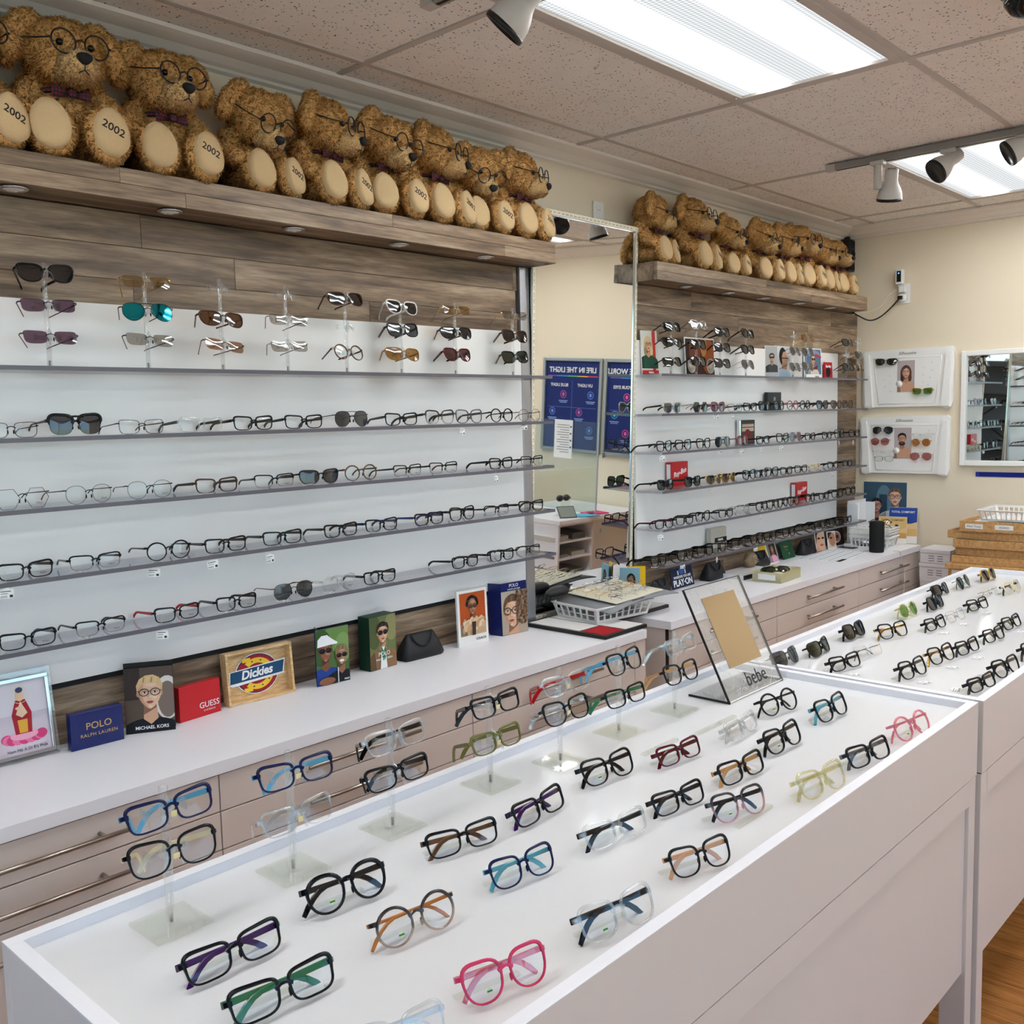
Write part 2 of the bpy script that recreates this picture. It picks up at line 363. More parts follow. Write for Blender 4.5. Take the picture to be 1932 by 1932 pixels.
def diffuser():
    """prismatic sheet lit by two tubes behind it"""
    m, nt, b, o = newmat('diffuser'); L = nt.links; N = nt.nodes; nt.nodes.remove(b)
    tc = N.new('ShaderNodeTexCoord'); sx = N.new('ShaderNodeSeparateXYZ'); L.new(tc.outputs['Object'], sx.inputs[0])
    ab = N.new('ShaderNodeMath'); ab.operation = 'ABSOLUTE'; L.new(sx.outputs['Y'], ab.inputs[0])
    d = N.new('ShaderNodeMath'); d.operation = 'SUBTRACT'; d.inputs[1].default_value = .14; L.new(ab.outputs[0], d.inputs[0])
    d2 = N.new('ShaderNodeMath'); d2.operation = 'ABSOLUTE'; L.new(d.outputs[0], d2.inputs[0])
    # each tube shows as a bright band: .11 + 3.2 exp(-(d/.036)^2)
    q1 = N.new('ShaderNodeMath'); q1.operation = 'DIVIDE'; q1.inputs[1].default_value = .036; L.new(d2.outputs[0], q1.inputs[0])
    q2 = N.new('ShaderNodeMath'); q2.operation = 'MULTIPLY'; L.new(q1.outputs[0], q2.inputs[0]); L.new(q1.outputs[0], q2.inputs[1])
    q3 = N.new('ShaderNodeMath'); q3.operation = 'MULTIPLY'; q3.inputs[1].default_value = -1; L.new(q2.outputs[0], q3.inputs[0])
    q4 = N.new('ShaderNodeMath'); q4.operation = 'EXPONENT'; L.new(q3.outputs[0], q4.inputs[0])
    mr = N.new('ShaderNodeMath'); mr.operation = 'MULTIPLY_ADD'; mr.inputs[1].default_value = 4.0; mr.inputs[2].default_value = .10; L.new(q4.outputs[0], mr.inputs[0])
    w = N.new('ShaderNodeTexWave'); w.inputs['Scale'].default_value = 22; w.bands_direction = 'X'; L.new(tc.outputs['Object'], w.inputs[0])
    w2 = N.new('ShaderNodeTexWave'); w2.inputs['Scale'].default_value = 22; w2.bands_direction = 'Y'; L.new(tc.outputs['Object'], w2.inputs[0])
    ws = N.new('ShaderNodeMath'); L.new(w.outputs[1], ws.inputs[0]); L.new(w2.outputs[1], ws.inputs[1])
    wm = N.new('ShaderNodeMapRange'); wm.inputs['From Max'].default_value = 2; wm.inputs['To Min'].default_value = .68; wm.inputs['To Max'].default_value = 1.32; L.new(ws.outputs[0], wm.inputs[0])
    mu = N.new('ShaderNodeMath'); mu.operation = 'MULTIPLY'; L.new(mr.outputs[0], mu.inputs[0]); L.new(wm.outputs[0], mu.inputs[1])
    st = N.new('ShaderNodeMath'); st.operation = 'MULTIPLY'; st.inputs[1].default_value = PANEL_LIGHT; L.new(mu.outputs[0], st.inputs[0])
    e = N.new('ShaderNodeEmission'); e.inputs[0].default_value = (.95,.98,1,1); L.new(st.outputs[0], e.inputs[1]); L.new(e.outputs[0], o.inputs[0])
diffuser()
def emat(name, c, s):
    m, nt, b, o = newmat(name); b.inputs['Emission Color'].default_value = lin(c); b.inputs['Emission Strength'].default_value = s
    b.inputs['Base Color'].default_value = lin(c)
emat('blue_led', (60,110,255), 4)
emat('puck_lens', (190,184,174), .12)

# ------------------------------------------------------------------ the room
X0, X1, Y0, Y1, ZC = -2.5, 6.08, -3.2, 2.69, 2.70
GX, GY, TL, TW_ = 2.039, 2.459, 1.2192, 0.6096        # ceiling grid: node, tile length along x, width along y
struct('wall_back', MB().box(X0-.1, X1+.1, Y1, Y1+.1, 0, ZC+.1), 'wall')
struct('wall_far', MB().box(X1, X1+.1, Y0, Y1, 0, ZC+.1), 'wall')
def wall_with_window(name, axis, pos, out, u0, u1, w0, w1, z0, z1, n):
    """wall slab with one shop window; axis 'x' = wall at constant x"""
    def bx(m, a, b, za, zb, p0, p1):
        return m.box(min(p0,p1), max(p0,p1), a, b, za, zb) if axis == 'x' else m.box(a, b, min(p0,p1), max(p0,p1), za, zb)
    m = MB(); p1 = pos+out*.1
    bx(m, u0, w0, 0, ZC+.1, pos, p1); bx(m, w1, u1, 0, ZC+.1, pos, p1); bx(m, w0, w1, 0, z0, pos, p1); bx(m, w0, w1, z1, ZC+.1, pos, p1)
    struct(name, m, 'wall')
    g = MB(); bx(g, w0, w1, z0, z1, pos+out*.054, pos+out*.06); w = struct(f'window_{n}', g, 'glass')
    f = MB(); k = 4
    for i in range(k): a = w0+(w1-w0-.06)*i/(k-1); bx(f, a, a+.06, z0, z1, pos+out*.03, pos+out*.09)
    bx(f, w0, w1, z0, z0+.06, pos+out*.03, pos+out*.09); bx(f, w0, w1, z1-.06, z1, pos+out*.03, pos+out*.09); f.build('window_frame', 'trim', w)
wall_with_window('wall_left', 'x', X0, -1, Y0-.1, Y1, -2.9, 2.2, .35, 2.5, 1)
wall_with_window('wall_front', 'y', Y0, -1, X0, X1, -2.2, 4.6, .35, 2.5, 2)  # front window is added to let in fill light
pmat('concrete', (196,192,186), .85, var=.08, scale=3)
pmat('asphalt', (120,124,136), .9, var=.1, scale=4)
struct('floor_bounce_side', MB().box(X0-14, X0-.1, -18, 10, -.12, -.06), 'asphalt')  # added ground by the side window, toned for the light it bounces in
struct('floor_bounce_front', MB().box(X0-.1, X1+10, -18, Y0-.1, -.12, -.06), 'concrete')  # added sunlit ground that bounces light up to the ceiling
fl = struct('floor', MB().box(X0, X1, Y0, Y1, -.06, -.006), 'oak')
_p = {}
for i in range(44):                                    # boards run towards the long wall
    xa = 1.5+i*.083; y = -1.2-random.random()*.5
    while y < 1.9:
        ln = random.choice((.7,.9,1.1)); key = ln
        if key not in _p: _p[key] = MB().bbox(0, ln-.0015, -.0408, .0408, -.006, .0, .0012).mesh('floor_board', 'oak')
        obj('floor_board', _p[key], fl, (xa, y, 0), (0,0,PI/2)); y += ln
# ceiling slab, tiles, grid bars
ce = struct('ceiling', MB().box(X0, X1, Y0, Y1, ZC+.06, ZC+.16), 'wall')
LIGHTS = {(0,1),(2,1),(0,3),(2,3),(0,5),(2,5),(-2,1),(-2,5)}
tile_cache = {}
for k in range(-4, 4):
    xa = GX+k*TL; xb = xa+TL
    if xb <= X0: continue
    xa, xb = max(xa, X0), min(xb, X1)
    for j in range(-1, 10):
        yb = GY-j*TW_; ya = yb-TW_; ya, yb = max(ya, Y0), min(yb, Y1)
        if ya >= yb or (k,j) in LIGHTS: continue
        key = (round(xb-xa,4), round(yb-ya,4))
        if key not in tile_cache: tile_cache[key] = MB().bbox(-key[0]/2+.003, key[0]/2-.003, -key[1]/2+.003, key[1]/2-.003, 0, .016, .002).mesh('ceiling_tile', 'ceiling_tile')
        obj('ceiling_tile', tile_cache[key], ce, ((xa+xb)/2, (ya+yb)/2, ZC+.002))
for j in range(0, 10):
    y = GY-j*TW_
    if y > Y0: MB().bbox(X0, X1, y-.012, y+.012, ZC-.003, ZC+.02, .0015).build('grid_bar', 'tbar', ce)
for k in range(-3, 4):
    x = GX+k*TL; MB().bbox(x-.012, x+.012, Y0, Y1, ZC-.0035, ZC+.02, .0015).build('grid_bar', 'tbar', ce)
# crown mouldings
def crown_profile(d, h):
    return [(0,0),(d,0),(d,-.012),(d*.86,-.018),(d*.74,-.022),(d*.55,-h*.45),(d*.34,-h*.72),(d*.2,-h*.8),(d*.16,-h*.92),(0,-h)]
mb = MB(); pr_ = crown_profile(.105, .062); n = len(pr_)
vs = [(X0, Y1-a, ZC+b) for a,b in pr_]+[(X1, Y1-a, ZC+b) for a,b in pr_]
mb.add(vs, [tuple(range(n)), tuple(range(n,2*n))[::-1]]+[(i,(i+1)%n,(i+1)%n+n,i+n) for i in range(n)]); struct('trim_1', mb, 'trim')
mb = MB(); pr_ = crown_profile(.142, .062)
vs = [(X1-a, Y0, ZC+b) for a,b in pr_]+[(X1-a, Y1, ZC+b) for a,b in pr_]
mb.add(vs, [tuple(range(n))[::-1], tuple(range(n,2*n))]+[(i,i+n,(i+1)%n+n,(i+1)%n) for i in range(n)]); struct('trim_2', mb, 'trim')

# ceiling light panels
def light_panel(k, j, label):
    cx, cy = GX+k*TL+TL/2, GY-j*TW_-TW_/2
    t = thing('ceiling_light', label, 'ceiling light', (cx,cy,ZC), group='fluorescent ceiling panels')
    a, b = TL/2-.012, TW_/2-.012; f = MB(); e = .032
    f.bbox(-a, a, b-e, b, -.006, .04, .003); f.bbox(-a, a, -b, -b+e, -.006, .04, .003)
    f.bbox(-a, -a+e, -b+e, b-e, -.006, .04, .003); f.bbox(a-e, a, -b+e, b-e, -.006, .04, .003)
    f.build('frame', 'tbar', t)
    MB().box(-a+e, a-e, -b+e, b-e, .004, .01).build('diffuser', 'diffuser', t)
    lt = MB(); lt.lathe([(.006,-.004),(.006,0)], 10, mat=Matrix.Translation((a-.05,b-.016,-.005))); lt.build('latch', 'chrome', t)
for kj in sorted(LIGHTS):
    light_panel(*kj, {(0,1):'long fluorescent ceiling panel with prismatic cover beside the single spotlight', (2,1):'fluorescent ceiling panel crossed by the spotlight rail near the far wall'}.get(kj, 'fluorescent ceiling panel with prismatic cover over the open shop floor'))

# spotlight rails and heads
def rail(x, ya, yb, label):
    t = thing('spotlight_rail', label, 'track rail', (x, ya, ZC-.005))
    m = MB(); m.bbox(-.018, .018, yb-ya, 0, -.028, 0, .002); m.build('rail_body', 'grey_metal', t)
    g = MB(); g.box(-.006, .006, yb-ya+.01, -.04, -.0285, -.0275); g.build('slot', 'dark_gap', t)
    c = MB(); c.bbox(-.0185, .0185, -.045, .002, -.029, 0, .002); c.build('end_cap', 'tbar', t)
rail(1.845, 1.968, -1.6, 'metal spotlight rail carrying a single spotlight over the display table')
rail(4.375, 2.025, -1.6, 'metal spotlight rail crossing under the far ceiling panel')
def spot(loc, stem, az, tilt, label, side=0.0, light=True):
    """head hangs from a stem; az = heading of the beam, tilt = degrees below horizontal"""
    t = thing('spotlight', label, 'spotlight', loc, group='track spotlights')
    MB().bbox(-.02, .02, -.03, .03, -.018, 0, .003).build('rail_adapter', 'spot_white', t)
    s = MB(); s.lathe([(.0165,-stem),(.018,-stem+.004),(.018,-.012),(.0165,-.01)], 14); s.build('stem', 'spot_white', t)
    d = Vector((math.cos(az)*math.cos(tilt), math.sin(az)*math.cos(tilt), -math.sin(tilt)))
    sd = Vector((-math.sin(az), math.cos(az), 0))*side
    c = Vector((0,0,-stem+.022))+sd
    if side: a_ = MB(); a_.tube([(0,0,-stem+.022), tuple(c)], .009, 8); a_.build('swivel_arm', 'spot_white', t)
    M = Matrix.Translation(c) @ d.to_track_quat('Z','X').to_matrix().to_4x4()
    h = MB(); h.lathe([(.012,-.062),(.026,-.06),(.028,-.056),(.0285,-.012),(.032,.0),(.044,.022),(.051,.042),(.053,.062),(.0535,.07)], 22, mat=M)
    h.lathe([(.0535,.07),(.05,.074),(.047,.07),(.046,.05)], 22, mat=M)
    hd = h.build('lamp_head', 'spot_white', t)
    r_ = MB(); r_.lathe([(.0542,.062),(.0548,.069),(.0535,.075),(.048,.0755),(.0475,.071)], 22, mat=M); r_.build('rim', 'black_plastic', hd)
    b = MB(); b.lathe([(.046,.052),(.046,.058),(.03,.064),(.012,.0655)], 20, mat=M); b.build('bulb_face', 'lamp_face', hd)
    ho = MB()
    for q in range(6): ho.lathe([(.003,-.0635),(.003,-.0615)], 6, mat=M @ Matrix.Translation((.015*math.cos(q*PI/3), .015*math.sin(q*PI/3), 0)))
    ho.build('vent_hole', 'dark_gap', hd)
pmat('lamp_face', (214,210,200), .2, spec=.6)
spot((1.845,1.625,ZC-.03), .11, math.radians(118), math.radians(46), 'white bullet spotlight hanging alone in front of the long ceiling panel')
spot((4.365,1.786,ZC-.03), .12, math.radians(35), math.radians(72), 'white spotlight on side arm at the end of the far rail', side=-.055)
spot((4.385,1.493,ZC-.03), .075, math.radians(138), math.radians(36), 'white spotlight with black rim glaring against the lit far panel')
spot((4.385,1.2,ZC-.03), .06, math.radians(118), math.radians(30), 'white spotlight on far rail pointing at the long wall')

# ------------------------------------------------------------------ wall displays: planks, white panel, shelves, soffit
def plank_rows(parent, xa, xb, za, zb, y, rowh, seed, maxl=1.6):
    rs = random.Random(seed); z = za
    while z < zb-.004:
        h = min(rowh, zb-z); x = xa-rs.random()*.8
        while x < xb-.004:
            l = rs.uniform(.7, maxl); a, b = max(x, xa), min(x+l, xb); x += l
            if b-a < .02: continue
            MB().bbox(-(b-a)/2+.0004, (b-a)/2-.0004, 0, .018, -h/2+.0004, h/2-.0004, .0012).build('plank', 'rustic_wood', parent, ((a+b)/2, y, z+h/2))
        z += h
def display(tagname, label, xa, xb, panel_x, shelves, sx, soffit_x, pucks, seed):
    t = thing('wall_display', label, 'wall display', ((xa+xb)/2, 2.65, .757))
    ox, oz = -(xa+xb)/2, -.757; oy = -2.65
    def P(o): o.location = Vector(o.location)+Vector((ox,oy,oz)); return o
    P(MB().box(xa, xb, 2.62, 2.688, .757, 2.2).build('backing_board', 'dark_gap', t))
    hold = []
    n0 = len(bpy.data.objects)
    before = set(t.children)
    plank_rows(t, xa, xb, .757, .912, 2.602, .078, seed)
    plank_rows(t, xa, xb, 1.90, 2.172, 2.602, .0907, seed+1)
    if panel_x[1] < xb-.05: plank_rows(t, panel_x[1]+.001, xb, .912, 1.90, 2.602, .0988, seed+2)
    for o in set(t.children)-before: P(o)
    P(MB().bbox(panel_x[0], panel_x[1], 2.588, 2.602, .926, 1.921, .001).build('white_panel', 'white_panel', t))
    P(MB().box(xa, panel_x[1], 2.596, 2.61, .910, .9255).build('shadow_gap', 'dark_gap', t))
    for z in shelves:
        s = P(MB().box(sx[0], sx[1], 2.4415, 2.588, z-.011, z).build('shelf', 'shelf_acrylic', t))
        e = MB().box(sx[0], sx[1], 2.44, 2.4415, z-.011, z); e.box(sx[1]-.001, sx[1], 2.44, 2.588, z-.011, z-.0002)
        e.build('shelf_edge', 'shelf_edge', s)
    # soffit box: core with two rows of boards on the face
    so = MB().box(soffit_x[0]+.004, soffit_x[1]-.004, 2.473, 2.688, 2.19, 2.246).build('soffit', 'rustic_wood', t); P(so)
    rs = random.Random(seed+5)
    for za, zb in ((2.173,2.212),(2.212,2.252)):
        x = soffit_x[0]-rs.random()*.6
        while x < soffit_x[1]-.01:
            l = rs.uniform(.9,1.7); a, b = max(x,soffit_x[0]), min(x+l,soffit_x[1]); x += l
            if b-a < .03: continue
            MB().bbox(-(b-a)/2+.0003,(b-a)/2-.0003,0,.018,-(zb-za)/2+.0003,(zb-za)/2-.0003,.0012).build('face_board','rustic_wood',so,((a+b)/2,2.455,(za+zb)/2))
    xx = soffit_x[0]; 
    MB().bbox(soffit_x[0],soffit_x[0]+.018,2.473,2.688,2.173,2.252,.0012).build('end_board','rustic_wood',so)
    MB().bbox(soffit_x[1]-.018,soffit_x[1],2.473,2.688,2.173,2.252,.0012).build('end_board','rustic_wood',so)
    x = soffit_x[0]+.018
    while x < soffit_x[1]-.018:
        b = min(x+1.25, soffit_x[1]-.018)
        MB().bbox(x+.0004,b-.0004,2.473,2.688,2.175,2.19,.001).build('underside_board','rustic_wood',so); x = b
    for px, py in pucks:
        M = Matrix.Translation((px,py,2.174))
        u = MB().lathe([(.034,-.001),(.034,-.004),(.031,-.006),(.026,-.0062),(.025,-.003)], 24, mat=M).build('puck_light','chrome',so)
        MB().lathe([(.0245,-.0025),(.0245,-.0045),(.012,-.005)], 20, mat=M).build('puck_lens','puck_lens',u)
    return t
ZL = [1.745,1.573,1.402,1.231,1.061]
ZR = [1.765,1.589,1.418,1.244,1.072,.906]
display('L', 'long wall display with five acrylic shelves under a wood soffit of plush bears', -.9, 2.881, (-.9,2.881), ZL, (-.9,2.895), (-.9,2.945),
        [(.979,2.51),(1.383,2.51),(1.783,2.51),(2.2,2.51),(2.61,2.51),(.57,2.51)], 11)
display('R', 'wall display with six acrylic shelves between tall mirror and far wall', 3.645, 6.07, (3.645,5.76), ZR, (3.642,5.855), (3.633,5.868),
        [(3.961,2.52),(4.345,2.52),(4.707,2.52),(5.1,2.52),(5.488,2.52)], 31)
m = MB(); m.bbox(2.884, 2.9365, 2.588, 2.688, .757, 2.172, .002)
t = m.build('end_strip', 'silver'); tag(t, 'brushed metal strip closing the five-shelf display beside the mirror', 'trim strip')
# ------------------------------------------------------------------ counters with drawers
def counter(label, xa, xb, cols, rows, handle_rows, gapx=None):
    t = thing('drawer_counter', label, 'counter', ((xa+xb)/2, 2.38, 0))
    dx, dy = -(xa+xb)/2, -2.38
    B = lambda m, n, mat, par=t: m.build(n, mat, par, (dx,dy,0) if par is t else None)
    B(MB().bbox(xa, xb, 2.153, 2.602, .7225, .757, .0015), 'worktop', 'laminate')
    c = MB(); c.box(xa+.004, xb-.004, 2.185, 2.6, .06, .7225); B(c, 'carcass', 'laminate_front')
    s = MB(); s.box(xa, xb, 2.2, 2.21, 0, .06); B(s, 'plinth', 'laminate_front')
    st = MB(); st.bbox(cols[-1]+.002, xb, 2.160, 2.6, .06, .7215, .001); B(st, 'end_panel', 'laminate_front')
    dk = MB(); dk.box(xa+.006, cols[-1]+.002, 2.178, 2.186, .07, .7215); B(dk, 'shadow_gap', 'dark_gap')
    for i in range(len(cols)-1):
        a, b = cols[i], cols[i+1]
        for r, (zb, zt) in enumerate(rows):
            d = MB().bbox(a+.0018, b-.0018, 2.160, 2.179, zb+.0018, zt-.0018, .0008); d = B(d, 'drawer_front', 'laminate_front')
            cx = (a+b)/2; zz = (zb+zt)/2 if zt-zb < .15 else zt-.05
            h = MB(); hl = min(.2, (b-a)*.36)
            h.tube([(cx-hl,2.128,zz),(cx+hl,2.128,zz)], .0055, 10)
            for q in (-1,1): h.tube([(cx+q*(hl-.055),2.128,zz),(cx+q*(hl-.055),2.161,zz)], .005, 8)
            h.build('bar_handle', 'steel', d)
    return t
rows = [(.6235,.7205),(.524,.6235),(.31,.524),(.08,.31)]
counter('white drawer counter under the five-shelf display, strewn with boxes and cards', -.9, 3.092, [-.57,.333,1.235,2.135,3.02], rows, 2)
counter('white drawer counter under the six-shelf display with speaker and baskets', 3.262, 5.98, [3.28,4.167,5.094,5.96], rows, 2)

# ------------------------------------------------------------------ glass-topped display tables
def display_table(label, xa, xb, ya, yb, legs):
    t = thing('display_table', label, 'display table', ((xa+xb)/2, (ya+yb)/2, 0))
    lx, ly = (xb-xa)/2, (yb-ya)/2; e = .021
    f = MB(); f.bbox(-lx, lx, ly-e, ly, .72, .9, .001); f.build('back_rail', 'laminate', t)
    f = MB(); f.bbox(-lx, lx, -ly, -ly+e, .7245, .9, .0006); f.build('front_apron', 'laminate_front', t)
    f = MB(); f.bbox(-lx, -lx+e, -ly+e, ly-e, .72, .9, .001); f.build('end_apron', 'laminate', t)
    f = MB(); f.bbox(lx-e, lx, -ly+e, ly-e, .72, .9, .001); f.build('end_apron', 'laminate', t)
    f = MB(); f.box(-lx+e, lx-e, -ly+e, ly-e, .868, .884); f.build('tray', 'white_gloss', t)
    rm = MB(); rm.bbox(-lx, lx, -ly, -ly+e, .9, .9012, .0004); rm.bbox(-lx, lx, ly-e, ly, .9, .9012, .0004)
    rm.bbox(-lx, -lx+e, -ly+e, ly-e, .9, .9012, .0004); rm.bbox(lx-e, lx, -ly+e, ly-e, .9, .9012, .0004); rm.build('rim_edging', 'laminate', t)
    MB().box(-lx+.002, lx-.002, -ly+.004, -ly+.02, .7216, .7244).build('seam', 'dark_gap', t)  # dark strips laid in the joints paint their shade
    MB().box(-lx+.0458, lx-.0458, -ly+.006, -ly+.0215, .6602, .6608).build('seam', 'dark_gap', t)
    for sx in (-1,1):
        for sy in (-1,1):
            g = MB(); x = sx*(lx-.023); y = sy*(ly-.0315); g.bbox(x-.022, x+.022, y-.03, y+.03, 0, .7215, .0015); g.build('leg', 'laminate_front', t)
    w = MB(); w.bbox(-lx+.0455, lx-.0455, -ly+.010, -ly+.022, .245, .66, .0008); w.build('lower_panel', 'laminate_front', t)
    w = MB(); w.bbox(-lx+.0455, lx-.0455, -ly+.001, -ly+.024, .661, .7212, .0006); w.build('upper_stretcher', 'laminate_front', t)
    w = MB(); w.bbox(-lx+.0455, lx-.0455, ly-.022, ly-.01, .245, .7215, .0008); w.build('back_panel', 'laminate_front', t)
    for sx in (-1,1):
        w = MB(); x = sx*(lx-.016); w.bbox(x-.006, x+.006, -ly+.063, ly-.063, .2, .7215, .0008); w.build('end_panel', 'laminate', t)
    return t
TB1 = (.452, 2.383, .719, 1.385); TB2 = (2.398, 4.39, .712, 1.368)
display_table('white display table with tray top, holding acrylic stands and colourful eyeglasses', *TB1, None)
display_table('white display table with tray top of mostly black eyeglasses and sunglasses', *TB2, None)
